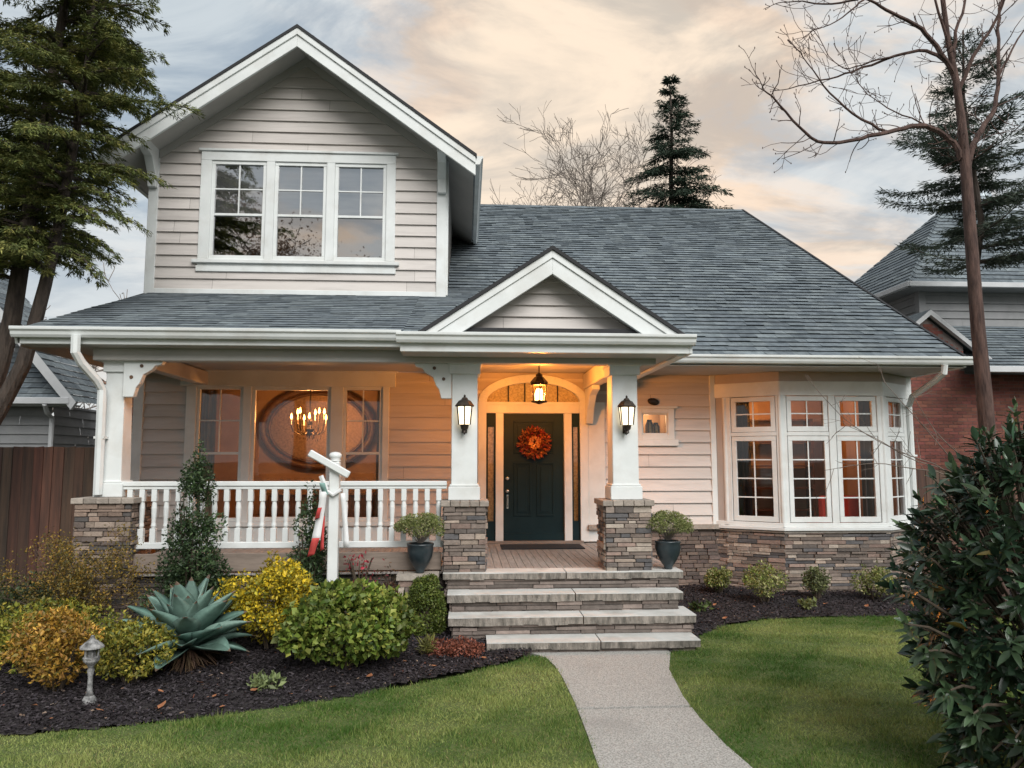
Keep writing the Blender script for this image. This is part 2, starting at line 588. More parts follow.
# ------------------------------------------------------------------ wall builders
def siding(mb, ub, z0, z1, openings=(), exposure=0.205, breaks=()):
    """lapped boards in the mb frame. ub(z) -> (u left, u right)"""
    z = z0
    sr = random.Random(int(z0 * 1000) + int(z1 * 777))
    while z < z1 - 1e-4:
        j0 = -20 + sr.uniform(0, 3.6)
        joints = []
        while j0 < 30:
            joints.append(j0)
            j0 += sr.uniform(2.4, 3.66)
        tones = [sr.uniform(.93, 1.05) for _ in range(len(joints) + 1)]
        zt = min(z + exposure, z1)
        cuts = {z, zt}
        for o in openings:
            for q in (o[2], o[3]):
                if z < q < zt:
                    cuts.add(q)
        for q in breaks:
            if z < q < zt:
                cuts.add(q)
        cuts = sorted(cuts)
        for a, b in zip(cuts[:-1], cuts[1:]):
            mid = (a + b) / 2
            spans = [(None, None)]
            la, ra = ub(a)
            lb, rb = ub(b)
            segs = [[la, lb, ra, rb]]
            for o in openings:
                if o[2] < mid < o[3]:
                    new = []
                    for s in segs:
                        if o[1] <= min(s[0], s[1]) or o[0] >= max(s[2], s[3]):
                            new.append(s)
                            continue
                        if o[0] > max(s[0], s[1]):
                            new.append([s[0], s[1], o[0], o[0]])
                        if o[1] < min(s[2], s[3]):
                            new.append([o[1], o[1], s[2], s[3]])
                    segs = new
            da = 0.005 + 0.034 * (1 - (a - z) / exposure)
            db = 0.005 + 0.034 * (1 - (b - z) / exposure)
            for l0, l1, r0, r1 in segs:
                cutx = sorted(j for j in joints if max(l0, l1) + .25 < j < min(r0, r1) - .25)
                xs = [(l0, l1)] + [(j, j) for j in cutx] + [(r0, r1)]
                for kk, ((pa, pb), (qa, qb)) in enumerate(zip(xs[:-1], xs[1:])):
                    ga = .0025 if kk else 0
                    gb = .0025 if kk < len(xs) - 2 else 0
                    tn = tones[bisect.bisect(joints, (pa + qa) / 2)]
                    mb.cur = (tn, tn * .997, tn * .993)
                    mb.poly([mb.L(pa + ga, da, a), mb.L(qa - gb, da, a), mb.L(qb - gb, db, b), mb.L(pb + ga, db, b)])
                    if gb:
                        mb.cur = (.35, .33, .31)
                        mb.poly([mb.L(qa - gb, da - .004, a), mb.L(qa + gb, da - .004, a), mb.L(qb + gb, db - .004, b), mb.L(qb - gb, db - .004, b)])
                if a == z:
                    mb.poly([mb.L(l0, -0.02, a), mb.L(r0, -0.02, a), mb.L(r0, da, a), mb.L(l0, da, a)])
        z = zt


STONES = [(0.29, 0.235, 0.20), (0.225, 0.182, 0.155), (0.155, 0.132, 0.118), (0.35, 0.28, 0.228), (0.115, 0.110, 0.112), (0.27, 0.195, 0.163), (0.40, 0.34, 0.285), (0.19, 0.152, 0.13)]


def ledge_stone(mb, rng, u0, u1, z0, z1, depth=0.05, hmin=0.035, hmax=0.075, lmin=0.10, lmax=0.38, cols=STONES, back=True, gap=0.006):
    if back:
        mb.cur = (0.05, 0.045, 0.04)
        mb.fbox(u0 + 0.004, u1 - 0.004, -0.05, depth * 0.35, z0, z1 - 0.002)
    z = z0
    while z < z1 - 0.012:
        h = rng.uniform(hmin, hmax)
        if z + h > z1 - 0.02:
            h = z1 - z
        u = u0 - rng.uniform(0, lmin)
        while u < u1:
            l = rng.uniform(lmin, lmax)
            a, b = max(u, u0), min(u + l, u1)
            if u1 - b < 0.05:
                b = u1
                l = u1 - u + 1e-3
            if b - a > 0.02:
                c = rng.choice(cols)
                k = rng.uniform(0.75, 1.25)
                mb.cur = tuple(x * k for x in c)
                d = depth + rng.uniform(-0.016, 0.016)
                g = gap / 2
                j = lambda s=0.005: rng.uniform(-s, s)
                P = mb.L
                mb.hexa([P(a + g, d + j(), z + g), P(b - g, d + j(), z + g), P(b - g, -0.02, z + g), P(a + g, -0.02, z + g),
                         P(a + g + abs(j()), d + j(), z + h - g + j(.003)), P(b - g - abs(j()), d + j(), z + h - g + j(.003)), P(b - g, -0.02, z + h - g), P(a + g, -0.02, z + h - g)])
            u += l
        z += h


def roof_shingles(mb, rng, E0, E1, S, Nn, length, lim, exposure=0.185, cols=None, wmin=0.16, wmax=0.38, hs=1.0):
    """courses of tabs. E0,E1 eave line, S up-slope unit vector, Nn normal, lim(t)->(s0,s1) limits along the eave in metres"""
    E0, E1, S, Nn = Vector(E0), Vector(E1), Vector(S).normalized(), Vector(Nn).normalized()
    A = (E1 - E0).normalized()
    cols = cols or [(0.86, 0.87, 0.89), (0.94, 0.95, 0.96), (1.02, 1.02, 1.01), (0.76, 0.78, 0.80), (1.10, 1.10, 1.08)]
    n = int(length / exposure) + 1
    for i in range(n):
        t0, t1 = i * exposure, min((i + 1) * exposure, length)
        if t1 - t0 < 0.01:
            continue
        s0, s1 = lim((t0 + t1) / 2)
        if s1 - s0 < 0.03:
            continue
        s = s0 - rng.uniform(0, wmin)
        while s < s1:
            w = rng.uniform(wmin, wmax)
            a, b = max(s, s0), min(s + w, s1)
            if b - a > 0.01:
                c = rng.choice(cols)
                k = rng.uniform(0.85, 1.15)
                mb.cur = tuple(x * k for x in c)
                h = hs * (rng.uniform(0.020, 0.028) + (0.007 if rng.random() < 0.3 else 0))
                te = t0 + rng.uniform(-0.005, 0.005)
                ud = S * min(.035, exposure * .2)
                p0 = E0 + A * (a + .001) + S * te
                p1 = E0 + A * (b - .001) + S * te
                q0 = E0 + A * (a + .001) + S * (t1 + 0.02)
                q1 = E0 + A * (b - .001) + S * (t1 + 0.02)
                lo = Nn * 0.0
                hi = Nn * h
                top = Nn * 0.004
                mb.poly([p0 + hi, p1 + hi, q1 + top, q0 + top])
                mb.poly([p0 + ud, p1 + ud, p1 + hi, p0 + hi])
                mb.poly([p0 + ud, p0 + hi, q0 + top, q0])
                mb.poly([p1 + hi, p1 + ud, q1, q1 + top])
            s += w


rng = random.Random(7)
nr = np.random.default_rng(11)

# ================================================================== GROUND
mb = MB()
mb.poly([(-600, -600, -0.03), (600, -600, -0.03), (600, 900, -0.03), (-600, 900, -0.03)])
struct(mb.build('ground', 'ground_earth'))

# outlines traced on the plan (metres)
LAWN_L = [(-9.0, 3.0), (0.98, 3.0), (0.93, 5.43), (0.95, 5.96), (0.965, 6.74), (0.955, 7.54), (0.93, 7.95), (0.87, 8.28), (0.74, 8.36), (0.48, 8.12), (0.05, 7.77), (-0.6, 7.32), (-1.43, 6.88), (-2.17, 6.58), (-2.86, 6.38), (-3.55, 6.24), (-4.6, 6.15), (-9.0, 6.4)]
LAWN_R = [(2.10, 3.0), (9.5, 3.0), (9.5, 10.2), (7.0, 10.12), (5.9, 10.12), (4.93, 10.15), (3.91, 10.03), (3.2, 9.62), (2.78, 9.1), (2.62, 8.62), (2.27, 8.42), (2.07, 7.75), (1.96, 6.87), (1.935, 6.3), (1.945, 5.74), (1.98, 5.37)]
PATH = [(0.98, 3.0), (2.10, 3.0), (1.98, 5.37), (1.945, 5.74), (1.935, 6.3), (1.96, 6.87), (2.07, 7.75), (2.27, 8.42), (2.3, 8.52), (0.7, 8.52), (0.87, 8.28), (0.93, 7.95), (0.955, 7.54), (0.965, 6.74), (0.95, 5.96), (0.93, 5.43)]
BED_L = [(-9.0, 6.4), (-4.6, 6.15), (-3.55, 6.24), (-2.86, 6.38), (-2.17, 6.58), (-1.43, 6.88), (-0.6, 7.32), (0.05, 7.77), (0.48, 8.12), (0.74, 8.36), (0.70, 8.52), (0.70, 9.3), (-0.2, 9.7), (-5.3, 9.8), (-5.3, 11.6), (-9, 11.6)]
BED_R = [(2.27, 8.42), (2.62, 8.62), (2.78, 9.1), (3.2, 9.62), (3.91, 10.03), (4.93, 10.15), (5.9, 10.12), (7.0, 10.12), (9.5, 10.2), (9.5, 12.9), (2.5, 12.9), (2.5, 9.4), (2.3, 8.52)]


def inside(P, poly):
    x, y = P[:, 0], P[:, 1]
    r = np.zeros(len(P), bool)
    n = len(poly)
    for i in range(n):
        x0, y0 = poly[i]
        x1, y1 = poly[(i + 1) % n]
        c = ((y0 > y) != (y1 > y)) & (x < (x1 - x0) * (y - y0) / (y1 - y0 + 1e-12) + x0)
        r ^= c
    return r


def slab(name, poly, z, matname, edge=0.06):
    import bmesh
    bm = bmesh.new()
    vs = [bm.verts.new((x, y, z)) for x, y in poly]
    f = bm.faces.new(vs)
    r = bmesh.ops.extrude_face_region(bm, geom=[f])
    for e in r['geom']:
        if isinstance(e, bmesh.types.BMVert):
            e.co.z -= edge
    bmesh.ops.triangulate(bm, faces=bm.faces[:])
    bmesh.ops.recalc_face_normals(bm, faces=bm.faces[:])
    me = bpy.data.meshes.new(name)
    bm.to_mesh(me)
    bm.free()
    me.materials.append(MATS[matname])
    o = bpy.data.objects.new(name, me)
    col.objects.link(o)
    return struct(o)


slab('lawn', LAWN_L, 0.02, 'lawn_soil')
slab('lawn', LAWN_R, 0.02, 'lawn_soil')


def split_path():
    yj = 6.6
    lower = [(0.98, 3.0), (2.10, 3.0), (1.98, 5.37), (1.945, 5.74), (1.935, 6.3), (1.948, 6.574), (0.963, 6.574), (0.95, 5.96), (0.93, 5.43)]
    upper = [(1.949, 6.626), (1.96, 6.87), (2.07, 7.75), (2.27, 8.42), (2.3, 8.52), (0.7, 8.52), (0.87, 8.28), (0.93, 7.95), (0.955, 7.54), (0.965, 6.74), (0.963, 6.626)]
    return lower, upper


for p in split_path():
    slab('path', p, 0.03, 'aggregate')
slab('path_base', PATH, -0.005, 'mulch_soil', 0.02)


def bed_h(x, y):
    h = 0.02 + 0.05 * np.sin(x * 1.7 + 1) * np.sin(y * 2.1) * 0.5
    rise = np.clip((y - 6.4) / 3.0, 0, 1) * 0.10
    return np.where(x < 2, h + rise, h * 0.6 + 0.02)


def bed(name, poly, step=0.09):
    xs = [p[0] for p in poly]
    ys = [p[1] for p in poly]
    gx = np.arange(min(xs), max(xs) + step, step)
    gy = np.arange(min(ys), max(ys) + step, step)
    X, Y = np.meshgrid(gx, gy)
    P = np.stack([X.ravel(), Y.ravel()], 1)
    Z = bed_h(P[:, 0], P[:, 1]) + nr.normal(0, 0.008, len(P))
    W = len(gx)
    cell = (np.arange(len(gy) - 1)[:, None] * W + np.arange(W - 1)[None]).ravel()
    ctr = P[cell] + step / 2
    ok = inside(ctr, poly)
    c = cell[ok]
    F = np.stack([c, c + 1, c + W + 1, c + W], 1)
    return struct(npmesh(name, np.hstack([P, Z[:, None]]), F, 'mulch_soil', smooth=True))


bed('mulch_bed', BED_L)
bed('mulch_bed', BED_R)


def chips(poly, n, name):
    xs = [p[0] for p in poly]
    ys = [p[1] for p in poly]
    P = np.stack([nr.uniform(min(xs), max(xs), n), nr.uniform(min(ys), max(ys), n)], 1)
    P = P[inside(P, poly)]
    n = len(P)
    Z = bed_h(P[:, 0], P[:, 1]) + nr.uniform(0.0, 0.03, n)
    a = nr.uniform(0, 2 * np.pi, n)
    D = np.stack([np.cos(a), np.sin(a), nr.normal(0, 0.35, n)], 1)
    U = unit(np.stack([nr.normal(0, .5, n), nr.normal(0, .5, n), np.ones(n)], 1))
    D = unit(D)
    S = unit(np.cross(D, U))
    l = nr.uniform(0.006, 0.021, n)[:, None]
    w = nr.uniform(0.004, 0.011, n)[:, None]
    C = np.hstack([P, Z[:, None]])
    V = np.stack([C - D * l - S * w, C + D * l - S * w * .6, C + D * l + S * w, C - D * l + S * w * .7], 1).reshape(-1, 3)
    i = np.arange(n) * 4
    F = np.stack([i, i + 1, i + 2, i + 3], 1)
    t = palette(nr, n, [(0.018, 0.014, 0.015), (0.032, 0.026, 0.029), (0.050, 0.043, 0.049), (0.024, 0.019, 0.021), (0.070, 0.060, 0.064)], 0.25)
    rare = nr.random(n) < 0.012
    t[rare] = palette(nr, rare.sum(), [(0.20, 0.14, 0.10), (0.28, 0.21, 0.16), (0.16, 0.06, 0.04)], .2)
    o = npmesh(name, V, F, 'mulch_chip', tint=t)
    tag(o, 'dark shredded bark mulch covering the planting bed', 'mulch')
    return struct(o, 'stuff')


chips(BED_L, 170000, 'bark_mulch')
chips(BED_R, 60000, 'bark_mulch')


def patches(x, y):
    return (np.sin(x * 1.9 + np.sin(y * 1.3) * 1.5) + np.sin(y * 2.6 + x * .7 + 1.0) + np.sin(x * 3.7 - y * 2.9 + 2.0) * .7 + np.sin(x * 0.8 + y * 5.1) * .5) / 3.2


def grass(poly, dens, name, xr, yr):
    n = int((xr[1] - xr[0]) * (yr[1] - yr[0]) * dens)
    P = np.stack([nr.uniform(*xr, n), nr.uniform(*yr, n)], 1)
    P = P[inside(P, poly)]
    P = P + nr.normal(0, .022, P.shape)
    n = len(P)
    q = patches(P[:, 0], P[:, 1]) * .75 + .35 * patches(P[:, 0] * 3.1 + 2, P[:, 1] * 2.7 + 5)
    h = nr.uniform(0.012, 0.028, n) * np.where(nr.random(n) < .04, 1.9, 1) * np.clip(1 + .8 * patches(P[:, 0] * 4.3, P[:, 1] * 4.9), .6, 1.9) * (1 + .35 * patches(P[:, 0] * 2.3, P[:, 1] * 2.1))
    a = nr.uniform(0, 2 * np.pi, n)
    w = nr.uniform(0.002, 0.0042, n)
    B = np.hstack([P, np.full((n, 1), 0.018)])
    S = np.stack([np.cos(a), np.sin(a), np.zeros(n)], 1) * w[:, None]
    T = B + np.stack([nr.normal(0, .016, n), nr.normal(0, .016, n), h], 1)
    V = np.stack([B - S, B + S, T], 1).reshape(-1, 3)
    i = np.arange(n) * 3
    F = np.stack([i, i + 1, i + 2], 1)
    g0 = np.array([(0.055, 0.125, 0.017)])
    g1 = np.array([(0.33, 0.365, 0.115)])
    k = np.clip(0.38 + 1.0 * q + nr.normal(0, .26, n), 0, 1)[:, None]
    t = g0 * (1 - k) + g1 * k
    dry = nr.random(n) < 0.04 + .10 * (q > .45)
    t[dry] = palette(nr, dry.sum(), [(0.26, 0.22, 0.10), (0.20, 0.18, 0.08)], .15)
    o = npmesh(name, V, F, 'grass_blade', tint=t)
    tag(o, 'short mown grass of the front lawn', 'grass')
    return struct(o, 'stuff')


grass(LAWN_L, 10000, 'grass', (-4.6, 1.0), (4.6, 8.4))
grass(LAWN_R, 8500, 'grass', (1.9, 8.6), (4.6, 10.2))

# ================================================================== HOUSE
W = 12.70            # plane of the front wall
house = thing('house', 'taupe sided two storey house with grey shingle roof and white columned porch', 'house', (1.0, 12.7, 0))
FW = dict(O=(0, W, 0), u=(1, 0, 0), n=(0, -1, 0))


def F():
    return MB().frame(**FW)


# --- ground floor front wall
PW = (-4.62, -1.29, 0.80, 3.36)        # porch window opening
DR = (0.27, 1.96, 0.78, 3.46)          # entrance opening
SW = (3.00, 3.45, 2.57, 2.94)          # little window
mb = F()
siding(mb, lambda z: (-5.36, 4.27), 0.80, 3.62, [PW, DR, SW])
mb.build('front_wall', 'siding_paint', house, tint=True)
for q in ((-5.46, -5.30, -0.05, 0.05, 0.78, 3.62), (4.19, 4.285, -0.02, 0.045, 1.03, 3.6)):
    mb = F()
    mb.fbox(*q)
    mb.build('corner_board', 'white_paint', house, bevel=.006)
# side and rear walls
mb = MB().frame((-5.36, W, 0), (0, 1, 0), (-1, 0, 0))
siding(mb, lambda z: (0.0, 11.0), 0.4, 3.6)
mb.frame((7.68, W, 0), (0, 1, 0), (1, 0, 0))


def gabl(z):
    if z < 4.5:
        return (0, 15)
    h = (z - 4.5) / 0.602
    return (min(h, 7.6), max(15 - h, 7.6))


siding(mb, gabl, 0.4, 9.0, breaks=(4.5,))
mb.box(-5.3, 7.6, 26.0, 26.1, 0, 4.2)
mb.build('side_wall', 'siding_paint', house, tint=True)
mb = F()
mb.fbox(7.55, 7.80, -0.10, 0.04, 0.0, 3.6)
mb.build('corner_board', 'white_paint', house, bevel=.008)

# --- stone base under the front wall, right of the porch
mb = F()
ledge_stone(mb, rng, 2.3, 4.30, -0.05, 0.98, depth=0.06, hmin=0.055, hmax=0.075, lmin=0.14, lmax=0.26,
            cols=[(0.15, 0.115, 0.095), (0.20, 0.15, 0.125), (0.11, 0.09, 0.08), (0.25, 0.19, 0.155), (0.13, 0.10, 0.09)])
mb.cur = (0.33, 0.29, 0.25)
mb.fbox(2.05, 4.30, -0.02, 0.12, 0.98, 1.06)
mb.build('stone_base', 'stone', house, tint=True, bevel=.004)

# --- porch window: casing, three windows, sill
mb = F()
mb.fbox(-4.72, -1.19, -0.03, 0.055, 3.36, 3.60)
mb.fbox(-4.76, -1.15, -0.03, 0.085, 3.595, 3.64)
for a, b in ((-4.62, -4.45), (-3.70, -3.56), (-2.26, -2.05), (-1.40, -1.29)):
    mb.fbox(a, b, -0.06, 0.05, 0.80, 3.36)
mb.fbox(-4.70, -1.20, -0.05, 0.10, 1.06, 1.14)
mb.fbox(-4.62, -1.29, -0.03, 0.045, 0.80, 1.06)
mb.build('window_casing', 'white_paint', house, bevel=.006)


def window(u0, u1, z0, z1, cols, rows, parent, fr=FW, fw=0.05, d0=-0.04, d1=0.025, gm='glass', meet=None, muntin=0.022, upper=None, name='window', frm='white_paint'):
    """sash frame (part) with its pane and its glazing bars (sub-parts); meet = height of a meeting rail"""
    m = MB().frame(**fr)
    m.fbox(u0, u1, d0, d1, z0, z0 + fw * 1.15)
    m.fbox(u0, u1, d0, d1, z1 - fw, z1)
    m.fbox(u0, u0 + fw, d0, d1 - .002, z0 + fw * 1.15, z1 - fw)
    m.fbox(u1 - fw, u1, d0, d1 - .002, z0 + fw * 1.15, z1 - fw)
    if meet:
        m.fbox(u0 + fw, u1 - fw, d0, d1 - .006, meet - .022, meet + .022)
    w = m.build(name, frm, parent, bevel=.004)
    g = MB().frame(**fr)
    gd = (d0 + d1) / 2 - .005
    g.poly([g.L(u0 + fw * .8, gd, z0 + fw * .8), g.L(u1 - fw * .8, gd, z0 + fw * .8), g.L(u1 - fw * .8, gd, z1 - fw * .8), g.L(u0 + fw * .8, gd, z1 - fw * .8)])
    g.build('pane', gm, w)
    zb, zt = (meet + .02, z1 - fw) if (meet and upper) else (z0 + fw * 1.15, z1 - fw)
    if cols > 1 or rows > 1:
        q = MB().frame(**fr)
        a, b = u0 + fw, u1 - fw
        for i in range(1, cols):
            c = a + (b - a) * i / cols
            q.fbox(c - muntin / 2, c + muntin / 2, gd + .004, gd + .02, zb, zt)
        for i in range(1, rows):
            c = zb + (zt - zb) * i / rows
            q.fbox(a, b, gd + .004, gd + .018, c - muntin / 2, c + muntin / 2)
        q.build('glazing_bars', frm, w)
    return w


window(-4.45, -3.70, 1.14, 3.36, 2, 2, house, meet=2.25, upper=True)
window(-3.56, -2.26, 1.14, 3.36, 1, 1, house, fw=0.06)
window(-2.05, -1.40, 1.14, 3.36, 2, 2, house, meet=2.25, upper=True)


# --- rooms seen through the windows
def room(x0, x1, y0, y1, z0, z1, m, name='room'):
    b = MB()
    b.poly([(x0, y1, z0), (x0, y1, z1), (x1, y1, z1), (x1, y1, z0)])
    b.poly([(x0, y0, z0), (x0, y0, z1), (x0, y1, z1), (x0, y1, z0)])
    b.poly([(x1, y0, z0), (x1, y1, z0), (x1, y1, z1), (x1, y0, z1)])
    b.poly([(x0, y0, z0), (x0, y1, z0), (x1, y1, z0), (x1, y0, z0)])
    b.poly([(x0, y0, z1), (x1, y0, z1), (x1, y1, z1), (x0, y1, z1)])
    return b.build(name, m, house)


room(-5.25, -0.6, W + 0.07, 15.8, 0.55, 3.58, 'room_wall', 'dining_room')
room(0.25, 1.98, W + 0.09, 15.0, 0.76, 3.56, 'room_wall', 'entrance_hall')
room(4.35, 7.6, W + 0.05, 15.6, 0.6, 3.58, 'room_wall', 'bay_room')
room(2.95, 3.5, W + 0.05, 13.4, 2.5, 3.0, 'room_wall', 'window_niche')
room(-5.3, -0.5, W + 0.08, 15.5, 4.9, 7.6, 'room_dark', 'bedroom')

# --- entrance: casing with arched head, door, sidelights, fanlight
mb = F()
mb.fbox(0.20, 0.34, -0.05, 0.06, 0.78, 3.12)
mb.fbox(1.93, 2.07, -0.05, 0.06, 0.78, 3.12)
mb.fbox(0.34, 1.93, -0.05, 0.055, 2.93, 3.07)
for a in (0.50, 1.66):
    mb.fbox(a, a + 0.13, -0.05, 0.05, 0.78, 2.93)
# elliptical head: outer and inner arcs
cx, n = 1.135, 22


def arc(rx, rz, zb):
    return [(cx + rx * math.cos(math.pi * i / n), zb + rz * math.sin(math.pi * i / n)) for i in range(n + 1)]


inn, outr = arc(0.79, 0.33, 3.12), arc(0.935, 0.47, 3.12)
for i in range(n):
    mb.fprism([inn[i], outr[i], outr[i + 1], inn[i + 1]], -0.05, 0.062)
mb.fbox(0.34, 1.93, -0.05, 0.058, 3.07, 3.12)
mb.fbox(2.07, 2.36, -0.02, 0.045, 0.78, 3.12)
mb.build('door_casing', 'white_paint', house, bevel=.005)
# spandrels above the arch
mb = F()
mb.fbox(0.12, 2.40, -0.04, 0.02, 3.12, 3.62)
# (behind the arch, cut out for the fanlight)
sp = MB().frame(**FW)
arc2 = arc(0.86, 0.40, 3.12)
for i in range(n):
    a, b = arc2[i], arc2[i + 1]
    sp.poly([sp.L(a[0], 0.03, a[1]), sp.L(a[0], 0.03, 3.62), sp.L(b[0], 0.03, 3.62), sp.L(b[0], 0.03, b[1])])
sp.poly([sp.L(1.995, .03, 3.12), sp.L(2.40, .03, 3.12), sp.L(2.40, .03, 3.62), sp.L(1.995, .03, 3.62)])
sp.poly([sp.L(-.05, .03, 3.12), sp.L(0.275, .03, 3.12), sp.L(0.275, .03, 3.62), sp.L(-.05, .03, 3.62)])
sp.build('spandrel', 'frieze_paint', house)
# fanlight
g = F()
pts = arc(0.80, 0.34, 3.115)
g.poly([g.L(a, -0.01, b) for a, b in reversed(pts)])
fan = g.build('fanlight', 'glass', house)
for a in (-0.42, -0.14, 0.14, 0.42):
    g = F()
    zt = 3.12 + 0.33 * math.sqrt(1 - (a / 0.79) ** 2)
    g.fbox(cx + a - .011, cx + a + .011, -0.008, 0.02, 3.12, zt)
    g.build('glazing_bar', 'plain_dark', fan)
g = F()
g.poly([g.L(a, -0.06, b) for a, b in reversed(pts)])
g.build('frosted_sheet', 'frosted', fan)
# door
mb = F()
mb.fbox(0.635, 1.655, -0.05, -0.01, 0.80, 2.925)
door = mb.build('door', 'door_paint', house, bevel=.004)
DP = [(0.80, 1.10, 1.20, 2.10), (1.19, 1.49, 1.20, 2.10), (0.80, 1.49, 2.25, 2.80)]
for (a, b, c, d) in DP:
    m = F()
    for q in ((a, b, c, c + .03), (a, b, d - .03, d), (a, a + .03, c + .03, d - .03), (b - .03, b, c + .03, d - .03)):
        m.fbox(q[0], q[1], -.012, .006, q[2], q[3])
    m.fbox(a + .07, b - .07, -.012, .003, c + .07, d - .07)
    m.build('raised_panel', 'door_paint', door, bevel=.004)
m = F()
m.fbox(0.635, 1.655, -.012, .012, 0.80, 0.92)
m.build('kick_rail', 'door_paint', door, bevel=.004)
for z, r in ((1.62, .032), (1.83, .03)):
    m = MB()
    m.tube([(0.70, W - .0, z), (0.70, W - .03, z), (0.70, W - .035, z)], [r, r, r * .6], 14)
    if z < 1.7:
        m.tube([(0.70, W - .03, z), (0.70, W - .07, z), (0.70, W - .075, z)], [.012, .026, .018], 12)
    m.build('door_knob' if z < 1.7 else 'deadbolt', 'silver_metal', door, smooth=True)
m = F()
m.fbox(0.685, 0.715, 0.0, .02, 1.33, 1.56)
m.tube([(0.70, W - .02, 1.36), (0.70, W - .06, 1.40), (0.70, W - .06, 1.50), (0.70, W - .02, 1.54)], .009, 8)
m.build('pull_handle', 'silver_metal', door)
mb = F()
mb.fbox(0.30, 1.97, -.06, .10, 0.765, 0.80)
mb.build('threshold', 'skirt_wood', house)
for a, b in ((0.34, 0.50), (1.79, 1.93)):
    m = F()
    m.fbox(a, b, -.05, .0, 0.80, 1.12)
    m.fbox(a, a + .03, -.05, .01, 1.12, 2.93)
    m.fbox(b - .03, b, -.05, .01, 1.12, 2.93)
    m.fbox(a + .03, b - .03, -.05, .01, 2.70, 2.93)
    s = m.build('sidelight', 'door_paint', house)
    m = F()
    m.poly([m.L(a + .03, -.02, 1.12), m.L(b - .03, -.02, 1.12), m.L(b - .03, -.02, 2.7), m.L(a + .03, -.02, 2.7)])
    m.build('pane', 'glass', s)
    m = F()
    m.poly([m.L(a + .03, -.045, 1.12), m.L(b - .03, -.045, 1.12), m.L(b - .03, -.045, 2.7), m.L(a + .03, -.045, 2.7)])
    m.build('frosted_sheet', 'frosted', s)

# --- little window right of the porch
mb = F()
for q in ((2.92, 3.0, 2.49, 3.02), (3.45, 3.56, 2.49, 3.02), (3.0, 3.45, 2.94, 3.02), (3.0, 3.45, 2.49, 2.57)):
    mb.fbox(q[0], q[1], -.04, .05, q[2], q[3])
mb.fbox(2.90, 3.62, -.03, .065, 3.02, 3.06)
mb.fbox(2.90, 3.62, -.03, .075, 2.38, 2.49)
mb.build('window_casing', 'white_paint', house, bevel=.005)
window(3.0, 3.45, 2.57, 2.94, 1, 1, house, fw=.025)

# --- porch ceiling, floor, beams
mb = MB()
mb.box(-5.36, 2.62, 9.35, 12.72, 3.625, 3.66)
for i in range(int((12.6 - 9.4) / 0.12)):
    mb.box(-5.3, 2.58, 9.42 + i * .12, 9.42 + i * .12 + .112, 3.612, 3.628)
mb.build('porch_ceiling', 'soffit_and_beam_shade', house)
mb = MB()
x = -4.62
while x < 2.60:
    mb.box(x + .003, x + .097, 9.56, 12.66, 0.735 + rng.uniform(-.0015, .0015), 0.762 + rng.uniform(-.0015, .0015))
    x += 0.10
mb.build('porch_floor', 'porch_wood', house)
mb = MB()
mb.box(-4.62, -0.30, 9.55, 9.58, 0.78, 1.0)
mb.build('porch_skirt', 'skirt_wood', house, bevel=.006)
mb = MB().frame((0, 9.72, 0), (1, 0, 0), (0, -1, 0))
ledge_stone(mb, rng, -4.6, -0.2, -0.05, 0.80, depth=0.06, hmin=.05, hmax=.09, lmin=.15, lmax=.4,
            cols=[(0.12, 0.10, 0.088), (0.17, 0.14, 0.12), (0.09, 0.08, 0.075), (0.2, 0.17, 0.145)])
mb.frame((-4.6, 9.8, 0), (0, 1, 0), (-1, 0, 0))
ledge_stone(mb, rng, 0, 2.9, -0.05, 0.74, depth=0.05)
mb.build('porch_base', 'stone', house, tint=True)
mb = MB()
mb.box(-4.62, 2.45, 9.50, 9.70, 3.37, 3.56)
mb.box(-4.64, 2.47, 9.47, 9.73, 3.54, 3.625)
mb.box(-4.46, -4.28, 9.70, 12.66, 3.38, 3.60)
mb.box(-0.10, 0.08, 9.70, 12.66, 3.42, 3.60)
mb.box(1.99, 2.17, 9.70, 12.66, 3.34, 3.60)
mb.build('porch_beam', 'soffit_and_beam_shade', house, bevel=.01)  # darker soffit tone paints the beam's shade into its colour
# brace from the right hand beam down to the wall
mb = MB().frame((2.08, W - .05, 0), (0, -1, 0), (1, 0, 0))
mb.fprism([(0, 2.75), (0.10, 2.75), (0.22, 2.98), (0.46, 3.2), (0.78, 3.27), (0.78, 3.34), (0, 3.34)], -.06, .06)
mb.build('wall_brace', 'white_paint', house, bevel=.006)


# --- columns on stone piers
def column(xc, half_top, half_bot, zb, zt, yc=9.75):
    m = MB()
    m.hexa([(xc - half_bot, yc - half_bot, zb), (xc + half_bot, yc - half_bot, zb), (xc + half_bot, yc + half_bot, zb), (xc - half_bot, yc + half_bot, zb),
            (xc - half_top, yc - half_top, zt), (xc + half_top, yc - half_top, zt), (xc + half_top, yc + half_top, zt), (xc - half_top, yc + half_top, zt)])
    c = m.build('column', 'white_paint', house, bevel=.008)
    m = MB()
    h = half_bot + .035
    m.box(xc - h, xc + h, yc - h, yc + h, zb, zb + .17)
    h -= .015
    m.box(xc - h, xc + h, yc - h, yc + h, zb + .17, zb + .20)
    m.build('column_base', 'white_paint', c, bevel=.008)
    m = MB()
    h = half_top + .035
    m.box(xc - h, xc + h, yc - h, yc + h, zt - .15, zt)
    h += .02
    m.box(xc - h, xc + h, yc - h, yc + h, zt - .03, zt + .001)
    m.build('capital', 'white_paint', c, bevel=.008)


